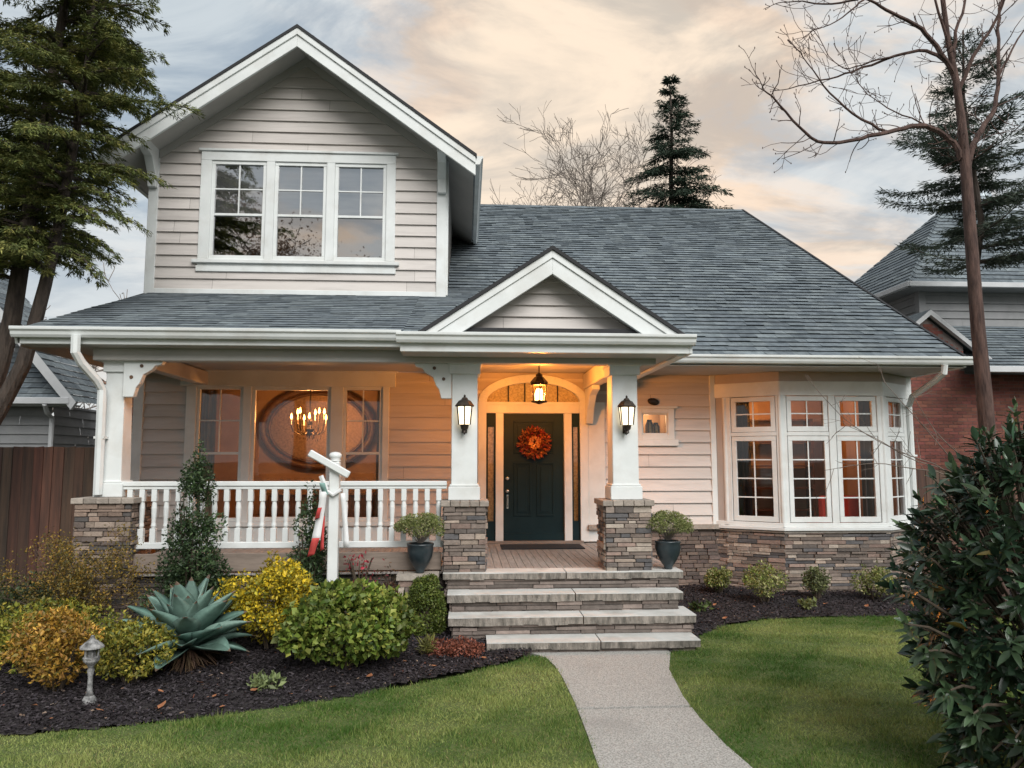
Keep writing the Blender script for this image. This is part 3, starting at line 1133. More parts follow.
def pier(xc, half, z0, z1, yf=9.45, cols=STONES):
    m = MB()
    d = half * 2
    for (O, u, nn) in (((xc - half, yf, 0), (1, 0, 0), (0, -1, 0)), ((xc + half, yf, 0), (0, 1, 0), (1, 0, 0)), ((xc - half, yf + d, 0), (0, -1, 0), (-1, 0, 0))):
        m.frame(O, u, nn)
        ledge_stone(m, rng, -.02 if nn[1] else 0, d + (.02 if nn[1] else 0), z0, z1 - .07, depth=.03, lmin=.1, lmax=.3, cols=cols)
    p = m.build('stone_pier', 'stone', house, tint=True, bevel=.004)
    m = MB()
    for i in range(5):
        a = xc - half - .06 + (d + .12) * i / 5
        k_ = rng.uniform(.75, 1.15)
        m.cur = tuple(c * k_ for c in (0.36, 0.31, 0.265))
        m.box(a + .003, a + (d + .12) / 5 - .003, yf - .06 + rng.uniform(-.006, .006), yf + d + .06, z1 - .07, z1 + rng.uniform(-.002, .002))
    m.build('pier_cap', 'stone', p, tint=True, bevel=.006)


pier(-0.01, 0.240, 0.76, 1.635)
pier(2.04, 0.27, 0.76, 1.635)
pier(-4.36, 0.31, 0.0, 1.685, cols=[(0.20, 0.145, 0.115), (0.26, 0.19, 0.15), (0.14, 0.11, 0.095), (0.10, 0.09, 0.085), (0.30, 0.235, 0.19)])
column(-0.02, .165, .165, 1.635, 3.385)
column(2.05, .165, .17, 1.635, 3.385)
column(-4.39, .11, .14, 1.685, 3.385)


# --- scroll brackets under the beam
def bracket(x0, s):
    m = MB().frame((x0, 9.62, 0), (1, 0, 0), (0, -1, 0))
    out = [(0, 3.40), (0, 2.92), (0.13, 2.92), (0.16, 3.04), (0.20, 3.09), (0.24, 3.20), (0.34, 3.26), (0.38, 3.315), (0.46, 3.33), (0.48, 3.40)]
    pts = [(s * a, b) for a, b in out]
    if s < 0:
        pts = pts[::-1]
    m.fprism(pts[::-1] if s > 0 and False else (pts if s < 0 else pts), -.05, .05)
    b = m.build('bracket', 'white_paint', house, bevel=.006)
    for (a, z) in ((0.10, 3.17), (0.22, 3.31)):
        m = MB()
        m.tube([(x0 + s * a, 9.56, z), (x0 + s * a, 9.569, z)], .022, 12)
        m.build('bracket_boss', 'mirror_frame', b)


bracket(-4.27, 1)
bracket(-0.19, -1)

# --- railing
rail = MB()
rail.box(-4.26, -0.24, 9.60, 9.70, 1.815, 1.875)
rail.box(-4.26, -0.24, 9.615, 9.685, 1.775, 1.815)
rail.box(-4.26, -0.24, 9.61, 9.69, 1.05, 1.13)
railing = rail.build('porch_railing', 'white_paint', house, bevel=.008)
nb = 27
bal = MB()
bal.box(-.034, .034, -.034, .034, 0, .17)
bal.lathe([(.022, .17), (.033, .20), (.026, .24), (.034, .42), (.026, .50), (.022, .52)], seg=10)
bal.box(-.032, .032, -.032, .032, .50, .65)
b0 = None
for i in range(nb):
    x = -4.14 + i * (4.14 - .34) / (nb - 1)
    if b0 is None:
        b0 = bal.build('baluster', 'white_paint', railing, bevel=.004)
    o = b0 if i == 0 else b0.copy()
    if i:
        col.objects.link(o)
        o.parent = railing
    o.location = Vector((x, 9.65, 1.128)) - wloc(railing)
# baluster mesh is local to its own origin: undo the parent offset baked by build()
for v in b0.data.vertices:
    v.co = v.co + wloc(railing)


# --- steps: slabs on stone risers
def step(x0, x1, yf, yb, zt, th, seam, riser_z):
    m = MB()
    m.m = 0
    g = .006
    for a, b in ((x0, seam - g), (seam + g, x1)):
        n = max(3, int((b - a) / .16))
        m.m = 0
        m.hexa([(a, yf, zt - .012), (b, yf, zt - .012), (b, yb, zt - .012), (a, yb, zt - .012), (a, yf, zt), (b, yf, zt), (b, yb, zt), (a, yb, zt)])
        m.m = 1
        # rough split edge
        prev = yf - .004
        for i in range(n):
            p, q = a + (b - a) * i / n, a + (b - a) * (i + 1) / n
            nx = yf + rng.uniform(-.010, .008)
            lo = zt - th + rng.uniform(-.008, .008)
            m.hexa([(p, prev + rng.uniform(0, .012), lo), (q, nx + rng.uniform(0, .012), lo), (q, yb, lo), (p, yb, lo), (p, prev, zt - .010), (q, nx, zt - .010), (q, yb, zt - .013), (p, yb, zt - .013)])
            prev = nx
    s = m.build('step', ['slab_top', 'slab_edge'], house)
    m = MB().frame((0, yf + .07, 0), (1, 0, 0), (0, -1, 0))
    ledge_stone(m, rng, x0 + .05, x1 - .05, riser_z, zt - th, depth=.03, hmin=.035, hmax=.06, lmin=.2, lmax=.6, cols=[(0.19, 0.155, 0.135), (0.25, 0.20, 0.175), (0.15, 0.125, 0.11)])
    for (O, u, nn) in (((x1 - .05, yf + .07, 0), (0, 1, 0), (1, 0, 0)), ((x0 + .05, 9.56, 0), (0, -1, 0), (-1, 0, 0))):
        m.frame(O, u, nn)
        ledge_stone(m, rng, 0, 9.56 - yf - .07, riser_z, zt - th, depth=.02, hmin=.035, hmax=.06, lmin=.2, lmax=.6, cols=[(0.19, 0.155, 0.135), (0.25, 0.20, 0.175)])
    m.build('riser', 'stone', s, tint=True)


step(0.24, 2.62, 8.45, 9.0, 0.15, .085, 1.50, -0.02)
step(-0.19, 2.68, 8.78, 9.3, 0.355, .095, 1.36, -0.02)
step(-0.21, 2.61, 9.06, 9.5, 0.565, .095, 1.31, 0.20)
step(-0.27, 2.70, 9.35, 9.70, 0.77, .085, 1.24, 0.42)

# --- gutters and cornices
def gutter(x0, x1, yf, zt, h=.125, dep=.13, name='gutter'):
    m = MB().frame((x0, yf + dep, 0), (0, -1, 0), (1, 0, 0))
    prof = [(0, zt - h), (dep * .55, zt - h), (dep * .72, zt - h * .75), (dep * .80, zt - h * .45), (dep * .98, zt - h * .28), (dep, zt - .012), (dep, zt), (dep - .012, zt), (dep - .014, zt - .02), (0, zt - .02)]
    m.fprism(prof, 0, x1 - x0)
    return m.build(name, 'white_paint', house, bevel=.002)


def fascia(name, boxes, m='white_paint', bevel=.006):
    b = MB()
    for q in boxes:
        b.box(*q)
    return b.build(name, m, house, bevel=bevel)


gutter(-5.42, -0.80, 9.12, 3.725)
gutter(-0.84, 2.80, 8.87, 3.665)
gutter(2.80, 7.92, 11.12, 3.745)
fascia('cornice', [(-5.36, -0.78, 9.25, 9.29, 3.53, 3.68), (-0.80, 2.74, 9.0, 9.04, 3.44, 3.64), (2.74, 2.78, 9.0, 12.0, 3.44, 3.66),
                   (2.62, 2.70, 9.06, 11.9, 3.42, 3.56), (-0.78, -0.74, 9.04, 9.29, 3.46, 3.64)])
fascia('soffit', [(-5.36, -0.8, 9.28, 9.52, 3.525, 3.54), (-0.8, 2.74, 9.03, 9.52, 3.445, 3.455), (2.5, 7.80, 11.25, 12.75, 3.595, 3.61), (2.3, 2.75, 9.5, 12.7, 3.45, 3.47)], 'soffit_and_beam_shade', 0)
fascia('fascia', [(2.78, 7.85, 11.25, 11.285, 3.585, 3.73), (7.80, 7.84, 11.28, 12.8, 3.58, 3.72)])

# --- roofs
SM = Vector((0, 1, 0.602)).normalized()
NM = Vector((0, -0.602, 1)).normalized()
lenM = math.hypot(20.3 - 11.2, 9.2 - 3.72)
mb = MB()


def lim_main(t):
    y = 11.2 + SM.y * t
    left = 2.70 if y < 13.0 else -0.42
    return (left - (-0.5), 7.78 + 0.5)


roof_shingles(mb, rng, (-0.5, 11.2, 3.73), (7.78, 11.2, 3.73), SM, NM, lenM, lim_main)
mroof = mb.build('main_roof', 'shingle', house, tint=True)
mb = MB()
_p0, _p1 = Vector((-0.45, 12.9, 3.72 + .602 * 1.7)), Vector((7.77, 11.2, 3.72))
dn = NM * -.03
mb.hexa([Vector((2.70, 11.2, 3.72)) + dn * 3, Vector((7.77, 11.2, 3.72)) + dn * 3, Vector((7.77, 20.3, 9.19)) + dn * 3, Vector((2.7, 20.3, 9.19)) + dn * 3,
         Vector((2.70, 11.2, 3.72)), Vector((7.77, 11.2, 3.72)), Vector((7.77, 20.3, 9.19)), Vector((2.7, 20.3, 9.19))])
mb.hexa([Vector((-.5, 13.0, 4.80)) + dn, Vector((2.7, 13.0, 4.80)) + dn, Vector((2.7, 20.3, 9.19)) + dn, Vector((-.5, 20.3, 9.19)) + dn,
         Vector((-.5, 13.0, 4.80)), Vector((2.7, 13.0, 4.80)), Vector((2.7, 20.3, 9.19)), Vector((-.5, 20.3, 9.19))])
mb.poly([(-.5, 20.3, 9.19), (7.77, 20.3, 9.19), (7.77, 28.5, 4.2), (-.5, 28.5, 4.2)])
mb.build('roof_deck', 'roof_edge', mroof)
mb = MB()
x = -0.5
while x < 7.7:
    mb.cur = tuple([rng.uniform(.7, 1.0)] * 3)
    w = rng.uniform(.24, .34)
    e = min(x + w, 7.8)
    mb.poly([(x, 20.15, 9.14), (e, 20.15, 9.14), (e, 20.3, 9.235), (x, 20.3, 9.235)])
    mb.poly([(x, 20.3, 9.235), (e, 20.3, 9.235), (e, 20.45, 9.14), (x, 20.45, 9.14)])
    x += w
mb.build('ridge_cap', 'shingle', mroof, tint=True)
mb = MB()
mb.bar((7.80, 11.2, 3.69), (7.80, 20.3, 9.17), .05, .14)
mb.build('rake_board', 'roof_edge', mroof)

# porch roof, running up behind the gabled portico
SP = Vector((0, 1, 0.357)).normalized()
NP = Vector((0, -0.357, 1)).normalized()
mb = MB()


def zp(y):
    return 3.68 + 0.357 * (y - 9.2)


L1 = (12.72 - 9.25) / SP.y


def lim_p(t):
    y = 9.25 + SP.y * t
    f = max(0, (y - 10.9) / 1.8)
    return (0.0 + 0.12 * f, 4.62)


roof_shingles(mb, rng, (-5.42, 9.25, zp(9.25)), (-0.8, 9.25, zp(9.25)), SP, NP, L1, lim_p, hs=.5)
L2 = (14.1 - 9.0) / SP.y
roof_shingles(mb, rng, (-0.8, 9.0, zp(9.0)), (2.78, 9.0, zp(9.0)), SP, NP, L2, lambda t: (0.0 if 9.0 + SP.y * t < 12.72 else .42, 3.58), hs=.5)
proof = mb.build('porch_roof', 'shingle', house, tint=True)
mb = MB()
for (a, b, y0, y1) in ((-5.40, -0.8, 9.29, 12.7), (-0.8, 2.76, 9.04, 12.7), (-0.36, 2.76, 12.7, 14.1)):
    mb.hexa([(a, y0, zp(y0) - .03), (b, y0, zp(y0) - .03), (b, y1, zp(y1) - .03), (a, y1, zp(y1) - .03), (a, y0, zp(y0) - .003), (b, y0, zp(y0) - .003), (b, y1, zp(y1) - .003), (a, y1, zp(y1) - .003)])
mb.build('roof_deck', 'roof_edge', proof)
for xx, ya, yb, zz in ((2.74, 9.05, 14.1, 3.6), (-5.37, 9.3, 12.7, 3.5)):
    mb = MB()
    mb.poly([(xx, ya, zz), (xx, yb, zz), (xx, yb, zp(yb) - .03), (xx, ya, zp(ya) - .03)])
    mb.build('roof_cheek', 'frieze_paint', proof)
mb = MB()
mb.bar((-5.41, 9.26, zp(9.26) - .10), (-5.41, 12.7, zp(12.7) - .10), .03, .14)
mb.build('rake_board', 'white_paint', proof)

# --- gabled portico
GX, GZ, GY = 1.06, 4.78, 9.12
sl = (4.76 - 3.70) / (1.06 + 0.53)
gl = 1.60
for s in (-1, 1):
    pass
mb = MB()
for s in (-1, 1):
    S = Vector((-s * 1, 0, sl)).normalized()
    Nn = Vector((s * sl, 0, 1)).normalized()
    E0 = Vector((GX + s * 1.64, GY - .06, GZ - 1.64 * sl))
    E1 = E0 + Vector((0, 4.0, 0))
    if s > 0:
        roof_shingles(mb, rng, E0, E1, S, Nn, 1.64 * math.hypot(1, sl), lambda t: (0, min(4.0, 0.7 + 2.6 * t)), cols=None)
    else:
        roof_shingles(mb, rng, E1, E0, S, Nn, 1.64 * math.hypot(1, sl), lambda t: (max(0, 3.3 - 2.6 * t), 4.0))
groof = mb.build('portico_roof', 'shingle', house, tint=True)
mb = MB().frame((0, GY, 0), (1, 0, 0), (0, -1, 0))
# black drip edge
ZC = 3.668


def rake_band(m, top, w, d0, d1, zc=ZC):
    """both legs of a gable trim, cut level at height zc"""
    for s in (-1, 1):
        xo, xi = (top - zc) / sl, (top - w - zc) / sl
        q = [(GX, top), (GX + s * xo, zc), (GX + s * xi, zc), (GX, top - w)]
        m.fprism(q if s < 0 else q[::-1], d0, d1)


rake_band(mb, GZ + .012, .05, -.05, .085)
mb.build('drip_edge', 'roof_edge', groof)
mb = MB().frame((0, GY, 0), (1, 0, 0), (0, -1, 0))
rake_band(mb, GZ - .038, .10, -.02, .06)
rake_band(mb, GZ - .14, .20, -.02, .04)
mb.build('barge_board', 'white_paint', groof, bevel=.004)
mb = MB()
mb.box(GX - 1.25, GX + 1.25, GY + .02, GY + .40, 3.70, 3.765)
mb.build('shadow_ledge', 'roof_edge', groof)  # shingle ledge coloured near-black, its shadow band put into the colour
# soffit of the gable and recessed siding triangle
mb = MB()
for s in (-1, 1):
    a, b = Vector((GX, 0, GZ - .16)), Vector((GX + s * 1.42, 0, GZ - .16 - 1.42 * sl))
    f, k = Vector((0, GY - .02, 0)), Vector((0, GY + .55, 0))
    q = [a + f, b + f, b + k, a + k]
    mb.poly(q if s > 0 else q[::-1])
mb.build('gable_soffit', 'soffit_and_beam_shade', groof)
mb = MB().frame((0, GY + .26, 0), (1, 0, 0), (0, -1, 0))
zt = GZ - .2
siding(mb, lambda z: (GX - max(0, (zt - z)) / sl, GX + max(0, (zt - z)) / sl), 3.80, zt, exposure=.15)
mb.build('gable_siding', 'siding_paint', groof, tint=True)
mb = MB().frame((0, GY + .24, 0), (1, 0, 0), (0, -1, 0))
for s in (-1, 1):
    q = [(GX, zt + .02), (GX + s * 1.3, zt + .02 - 1.3 * sl), (GX + s * 1.3, zt - .10 - 1.3 * sl), (GX, zt - .10)]
    mb.fprism(q if s < 0 else q[::-1], -.01, .05)
mb.build('gable_trim', 'soffit_and_beam_shade', groof)

# --- dormer wing
DL, DRT = -5.36, -0.38
AX, AZ, RY = -2.83, 9.30, 12.0        # apex, front rake plane
ds = 0.722                            # slope
mb = F()
UW = (-4.45, -1.33, 5.42, 7.24)


def dorm(z):
    zc = AZ - .24
    h = max(0, (zc - z)) / ds
    return (max(DL, AX - h), min(DRT, AX + h))


siding(mb, dorm, 4.98, 9.05, [UW], breaks=(AZ - .24 - ds * (AX - DL), AZ - .24 - ds * (DRT - AX)), exposure=.200)
mb.frame((DRT, W, 0), (0, 1, 0), (1, 0, 0))
siding(mb, lambda z: (0, 7.5), 4.4, 7.45, exposure=.200)
mb.frame((DL, W, 0), (0, 1, 0), (-1, 0, 0))
siding(mb, lambda z: (0, 7.5), 3.6, 7.5, exposure=.200)
dw = mb.build('dormer_wall', 'siding_paint', house, tint=True)
for q in ((DL - .03, DL + .13, -.04, .05, 4.90, 7.6), (DRT - .15, DRT + .02, -.04, .05, 4.90, 7.5)):
    mb = F()
    mb.fbox(*q)
    mb.build('corner_board', 'white_paint', house, bevel=.006)
mb = F()
mb.fbox(DL + .13, DRT - .15, -.02, .045, 4.90, 5.0)
mb.build('base_board', 'white_paint', house, bevel=.006)
mb = MB()
mb.box(DRT - .05, DRT + .05, W + .0, W + .12, 4.95, 7.5)
mb.build('corner_board', 'white_paint', house, bevel=.006)
# upper windows
mb = F()
mb.fbox(-4.54, -1.24, -.03, .05, 7.24, 7.40)
mb.fbox(-4.58, -1.20, -.03, .08, 7.40, 7.44)
for a, b in ((-4.54, -4.36), (-3.44, -3.30), (-2.42, -2.28), (-1.40, -1.24)):
    mb.fbox(a, b, -.05, .05, 5.52, 7.24)
mb.fbox(-4.54, -1.24, -.05, .05, 5.40, 5.52)
mb.fbox(-4.62, -1.16, -.03, .10, 5.44, 5.50)
mb.fbox(-4.56, -1.22, -.03, .055, 5.30, 5.40)
mb.build('window_casing', 'white_paint', house, bevel=.006)
for a, b in ((-4.36, -3.44), (-3.30, -2.42), (-2.28, -1.40)):
    w = window(a, b, 5.52, 7.24, 2, 2, house, fw=.06, gm='glass_upper', meet=6.30, upper=True)
    m = F()
    m.poly([m.L(a + .04, -.075, 6.28), m.L(b - .04, -.075, 6.28), m.L(b - .04, -.075, 7.22), m.L(a + .04, -.075, 7.22)])
    m.build('pale_backing', 'pale_fabric', w)  # pale sheet added behind the upper sash to lighten it like reflected sky
# dormer roof
EL = 3.02
mb = MB()
for s in (-1, 1):
    S = Vector((-s, 0, ds)).normalized()
    Nn = Vector((s * ds, 0, 1)).normalized()
    e = EL if s < 0 else 2.96
    E0 = Vector((AX + s * e, RY - .03, AZ - e * ds))
    E1 = E0 + Vector((0, 8.3, 0))
    ln = e * math.hypot(1, ds)
    if s > 0:
        roof_shingles(mb, rng, E0, E1, S, Nn, ln, lambda t: (0, 8.3), wmin=.3, wmax=.7)
    else:
        roof_shingles(mb, rng, E1, E0, S, Nn, ln, lambda t: (0, 8.3), wmin=.3, wmax=.7)
droof = mb.build('dormer_roof', 'shingle', house, tint=True)
mb = MB().frame((0, RY, 0), (1, 0, 0), (0, -1, 0))
for s in (-1, 1):
    e = (EL if s < 0 else 2.96) + .02
    q = [(AX, AZ + .015), (AX + s * e, AZ + .015 - e * ds), (AX + s * e, AZ - .04 - e * ds), (AX, AZ - .04)]
    mb.fprism(q if s < 0 else q[::-1], -.05, .07)
mb.build('drip_edge', 'roof_edge', droof)
mb = MB().frame((0, RY, 0), (1, 0, 0), (0, -1, 0))
for s in (-1, 1):
    e = EL if s < 0 else 2.96
    for (o, w, d) in ((.03, .10, .055), (.125, .185, .03)):
        q = [(AX, AZ - o), (AX + s * e, AZ - o - e * ds), (AX + s * e, AZ - o - w * 1.23 - e * ds), (AX, AZ - o - w * 1.23)]
        mb.fprism(q if s < 0 else q[::-1], -.02, d)
mb.build('barge_board', 'white_paint', droof, bevel=.005)
mb = MB()
for s in (-1, 1):
    e = (EL if s < 0 else 2.96) - .03
    a, b = Vector((AX, 0, AZ - .17)), Vector((AX + s * e, 0, AZ - .17 - e * ds))
    f, k = Vector((0, RY + .02, 0)), Vector((0, 20.2, 0))
    q = [a + f, b + f, b + k, a + k]
    mb.poly(q if s > 0 else q[::-1])
mb.build('eave_soffit', 'soffit_and_beam_shade', droof)
# trim following the rake on the wall
mb = F()
for s in (-1, 1):
    e = 2.46
    q = [(AX, AZ - .17), (AX + s * e, AZ - .17 - e * ds), (AX + s * e, AZ - .31 - e * ds), (AX, AZ - .31)]
    mb.fprism(q if s < 0 else q[::-1], -.02, .05)
mb.build('frieze_board', 'soffit_and_beam_shade', droof)
# gutter along the right eave of the dormer, and the left one
for s in (1, -1):
    e = EL if s < 0 else 2.96
    m = MB().frame((AX + s * e, RY, 0), (s, 0, 0), (0, 1, 0))
    zt = AZ - e * ds - .02
    prof = [(0, zt - .14), (.07, zt - .14), (.09, zt - .09), (.10, zt - .05), (.125, zt - .03), (.125, zt), (0, zt)]
    m.fprism(prof if s < 0 else prof[::-1], -.02, 5.0)
    m.build('gutter', 'white_paint', droof)
# eave brackets
for x0, s in ((DL + .05, -1), (DRT - .06, 1)):
    m = MB().frame((x0, W - .05, 0), (0, -1, 0), (1, 0, 0))
    m.fprism([(0, 6.72), (.08, 6.72), (.12, 6.95), (.28, 7.18), (.56, 7.26), (.60, 7.44), (0, 7.44)], -.07, .07)
    m.build('eave_bracket', 'white_paint', house, bevel=.008)

# --- bay window on the right
A0, A, B, Cc, D, D0 = (4.27, 12.70), (4.42, 12.58), (5.16, 12.06), (6.90, 12.06), (7.60, 12.58), (7.72, 12.70)
facets = [(A0, A), (A, B), (B, Cc), (Cc, D), (D, D0)]


def fframe(p, q):
    p, q = Vector((*p, 0)), Vector((*q, 0))
    u = (q - p).normalized()
    return dict(O=p, u=u, n=Vector((u.y, -u.x, 0))), (q - p).length


bay = bpy.data.objects.new('bay_window', None)
col.objects.link(bay)
bay.parent = house
bay.location = Vector((6.0, 12.06, 0)) - wloc(house)
st, tr, fz = MB(), MB(), MB()
for i, (p, q) in enumerate(facets):
    fr, ln = fframe(p, q)
    st.frame(**fr)
    tr.frame(**fr)
    fz.frame(**fr)
    ledge_stone(st, rng, -.02, ln + .02, -0.05, 0.98, depth=.05, hmin=.035, hmax=.07, lmin=.14, lmax=.42)
    st.cur = (0.36, 0.32, 0.28)
    st.fbox(-.03, ln + .03, -.03, .07, .965, 1.0)
    tr.fbox(-.04, ln + .04, -.05, .10, 1.0, 1.055)
    tr.fbox(-.02, ln + .02, -.05, .05, 1.055, 1.12)
    tr.fbox(-.01, ln + .01, -.05, .035, 3.20, 3.44)
    fz.fbox(-.01, ln + .01, -.05, .02, 3.44, 3.60)
    if i in (0, 4):
        fz.fbox(0, ln, -.05, .015, 1.12, 3.2)
fr, ln = fframe(A, B)
sets = [(fr, [(0.10, ln - .06)], ln), (fframe(B, Cc)[0], [(.10, .81), (.93, 1.64)], fframe(B, Cc)[1]), (fframe(Cc, D)[0], [(.12, ln - .14)], fframe(Cc, D)[1])]
for fr, spans, l in sets:
    tr.frame(**fr)
    edges = [0] + [x for s in spans for x in s] + [l]
    for a, b in zip(edges[0::2], edges[1::2]):
        tr.fbox(a, b, -.06, .03, 1.12, 3.2)
    for a, b in spans:
        tr.fbox(a, b, -.06, .028, 2.535, 2.60)
for c in (A, B, Cc, D):
    m0 = Vector((*c, 0))
    tr.tube([m0 + Vector((0, 0, 1.12)), m0 + Vector((0, 0, 3.2))], .045, 8)
st.build('stone_base', 'stone', bay, tint=True, bevel=.003)
tr.build('bay_trim', 'white_paint', bay, bevel=.006)
fz.build('frieze', 'frieze_paint', bay)
for fr, spans, l in sets:
    for a, b in spans:
        window(a + .01, b - .01, 1.13, 2.53, 2, 4, bay, fr=fr, fw=.075, muntin=.02)
        window(a + .01, b - .01, 2.605, 3.19, 2, 2, bay, fr=fr, fw=.075, muntin=.02)
m = MB()
m.poly([(4.3, 12.75, .62), (*A, .62), (*B, .62), (*Cc, .62), (*D, .62), (7.7, 12.75, .62)])
m.poly([(4.3, 12.75, 3.57), (*A, 3.57), (*B, 3.57), (*Cc, 3.57), (*D, 3.57), (7.7, 12.75, 3.57)][::-1])
m.build('bay_lining', 'room_wall', bay)


# --- downspouts
def downspout(pts, w=.085, strap=()):
    m = MB()
    m.tube(pts, w * .5, 8)
    d = m.build('downspout', 'white_paint', house, smooth=False)
    for z in strap:
        s = MB()
        x, y = pts[-1][0], pts[-1][1]
        s.box(x - .06, x + .06, y - .06, y + .08, z, z + .03)
        s.build('strap', 'white_paint', d)


downspout([(-4.66, 9.16, 3.62), (-4.66, 9.17, 3.42), (-4.62, 9.25, 3.30), (-4.52, 9.42, 3.12), (-4.48, 9.5, 3.0), (-4.49, 9.55, 1.72)], .11, (2.4,))
downspout([(7.46, 11.2, 3.62), (7.46, 11.22, 3.50), (7.46, 11.45, 3.40), (7.52, 12.2, 3.20), (7.66, 12.53, 3.06), (7.68, 12.55, 0.1)], .10, (2.2, 1.2))

# ================================================================== THINGS ON THE HOUSE
# pendant lantern
def lantern_cage(m, c, h, r, seg=6):
    for j in range(seg):
        a = 2 * math.pi * (j + .5) / seg
        m.tube([(c[0] + r * .78 * math.cos(a), c[1] + r * .78 * math.sin(a), c[2]), (c[0] + r * math.cos(a), c[1] + r * math.sin(a), c[2] + h)], .009, 5)


def lamp_point(name, loc, power, colr, size=.05):
    d = bpy.data.lights.new(name, 'POINT')
    d.energy = power
    d.color = colr
    d.shadow_soft_size = size
    o = bpy.data.objects.new(name, d)
    col.objects.link(o)
    o.location = loc
    return o


PC = (1.075, 11.0, 2.96)
pl = thing('pendant_lantern', 'lit dark metal lantern hanging from the porch ceiling above the door', 'lantern', PC)
m = MB()
m.lathe([(.012, .0), (.05, .012), (.120, .03), (.120, .045)], PC, 12)  # base disc widened to shade the porch floor below
lantern_cage(m, (PC[0], PC[1], PC[2] + .045), .27, .118, 6)
m.lathe([(.135, .315), (.125, .335), (.07, .40), (.05, .41), (.05, .44), (.02, .46)], PC, 6)
m.lathe([(.125, .28), (.125, .315)], PC, 6)
m.build('lantern_frame', 'dark_metal', pl)
m = MB()
m.tube([(PC[0], PC[1], PC[2] + .45), (PC[0], PC[1], 3.61)], .010, 8)
m.lathe([(.06, 3.585 - PC[2]), (.05, 3.61 - PC[2])], PC, 12)
m.build('hanging_rod', 'dark_metal', pl)
m = MB()
m.lathe([(.088, .05), (.112, .29)], PC, 6)
m.build('glass_shade', 'glass_lamp', pl)
m = MB()
for j in range(3):
    a = 2 * math.pi * j / 3 + .4
    m.lathe([(.006, .06), (.016, .07), (.016, .13), (.024, .16), (.018, .20), (.004, .235)], (PC[0] + .038 * math.cos(a), PC[1] + .038 * math.sin(a), PC[2]), 8)
m.build('bulb', 'bulb', pl, smooth=True)
lamp_point('pendant_light', (PC[0], PC[1], PC[2] + .17), 300, (1.0, .335, .05), .07).parent = None


def sconce(x, label):
    y, z = 9.585, 2.50
    t = thing('wall_lantern', label, 'wall lamp', (x, y, z), 'carriage lanterns on the porch columns')
    c = (x, y - .115, z)
    m = MB()
    m.box(x - .035, x + .035, y - .012, y + .004, z - .02, z + .12)
    m.build('back_plate', 'dark_metal', t, bevel=.004)
    m = MB()
    m.tube([(x, y - .01, z + .0), (x, y - .06, z - .03), (x, y - .105, z - .01), (x, y - .115, z + .05)], .012, 8)
    m.lathe([(.01, -.03), (.03, -.015), (.02, .01), (.045, .03), (.055, .075), (.062, .085)], c, 10)
    m.build('arm', 'dark_metal', t, smooth=False)
    m = MB()
    lantern_cage(m, (c[0], c[1], c[2] + .085), .225, .105, 6)
    m.build('cage', 'dark_metal', t)
    m = MB()
    m.lathe([(.115, .31), (.120, .325), (.075, .385), (.045, .40), (.03, .425), (.012, .43), (.016, .445), (.004, .465)], c, 6)
    m.build('lantern_cap', 'dark_metal', t)
    m = MB()
    m.lathe([(.074, .088), (.098, .308)], c, 6)
    m.build('glass_shade', 'lamp_glow', t)
    m = MB()
    m.lathe([(.008, .09), (.02, .10), (.03, .16), (.024, .22), (.006, .26)], c, 10)
    m.build('bulb', 'bulb_soft', t, smooth=True)
    lamp_point('sconce_light', (c[0], c[1], c[2] + .2), 3.5, (1.0, .55, .22), .04)


sconce(-0.02, 'lit lantern lamp on the white column left of the front door')
sconce(2.05, 'lit lantern lamp on the white column right of the front door')


def leaves(name, parent, P, Dd, Nn, ln, wd, t, matname='leaf', fold=.15, tip=.55):
    V, Fc = leaf_mesh(P, Dd, Nn, ln, wd, fold, tip)
    return npmesh(name, V, Fc, matname, parent, tint=np.repeat(t, 2, 0))


# wreath on the door
WC = np.array((1.15, W - .06, 2.43))
wr = thing('door_wreath', 'round autumn wreath of red and orange leaves on the dark front door', 'wreath', tuple(WC))
m = MB()
m.tube([(WC[0] + .17 * math.cos(a), WC[1] + .02, WC[2] + .17 * math.sin(a)) for a in np.linspace(0, 2 * math.pi, 25)], .03, 6)
m.build('twig_ring', 'stem', wr)
n = 620
a = nr.uniform(0, 2 * np.pi, n)
b = nr.uniform(0, 2 * np.pi, n)
R0 = .165
P = np.stack([WC[0] + (R0 + .06 * np.cos(b)) * np.cos(a), WC[1] - .05 * np.abs(np.sin(b)), WC[2] + (R0 + .06 * np.cos(b)) * np.sin(a)], 1)
outv = np.stack([np.cos(a) * np.cos(b), -np.abs(np.sin(b)) * .6, np.sin(a) * np.cos(b)], 1) + nr.normal(0, .55, (n, 3))
Nn = np.stack([nr.normal(0, .5, n), -np.ones(n), nr.normal(0, .5, n)], 1)
leaves('leaf_ring', wr, P, outv, Nn, nr.uniform(.04, .10, n), nr.uniform(.02, .045, n), palette(nr, n, [(.34, .03, .015), (.45, .09, .02), (.22, .02, .02), (.50, .18, .04), (.12, .04, .02), (.20, .09, .03)], .25))
n = 120
a = nr.uniform(0, 2 * np.pi, n)
r = .085 * np.sqrt(nr.random(n))
P = np.stack([WC[0] + r * np.cos(a), np.full(n, WC[1] - .055) - nr.uniform(0, .03, n), WC[2] + r * np.sin(a)], 1)
leaves('flower_head', wr, P, np.stack([np.cos(a), -np.full(n, .7), np.sin(a)], 1), np.tile((0.0, -1, 0.2), (n, 1)), nr.uniform(.03, .05, n), nr.uniform(.02, .03, n), palette(nr, n, [(.72, .30, .07), (.78, .42, .14), (.66, .22, .06)], .15))

# door mat
m = MB()
m.box(0.56, 1.86, 11.75, 12.35, .766, .782)
dm = tag(m.build('door_mat', 'mat_rubber', None, bevel=.006), 'dark rectangular door mat on the porch boards before the door', 'door mat')

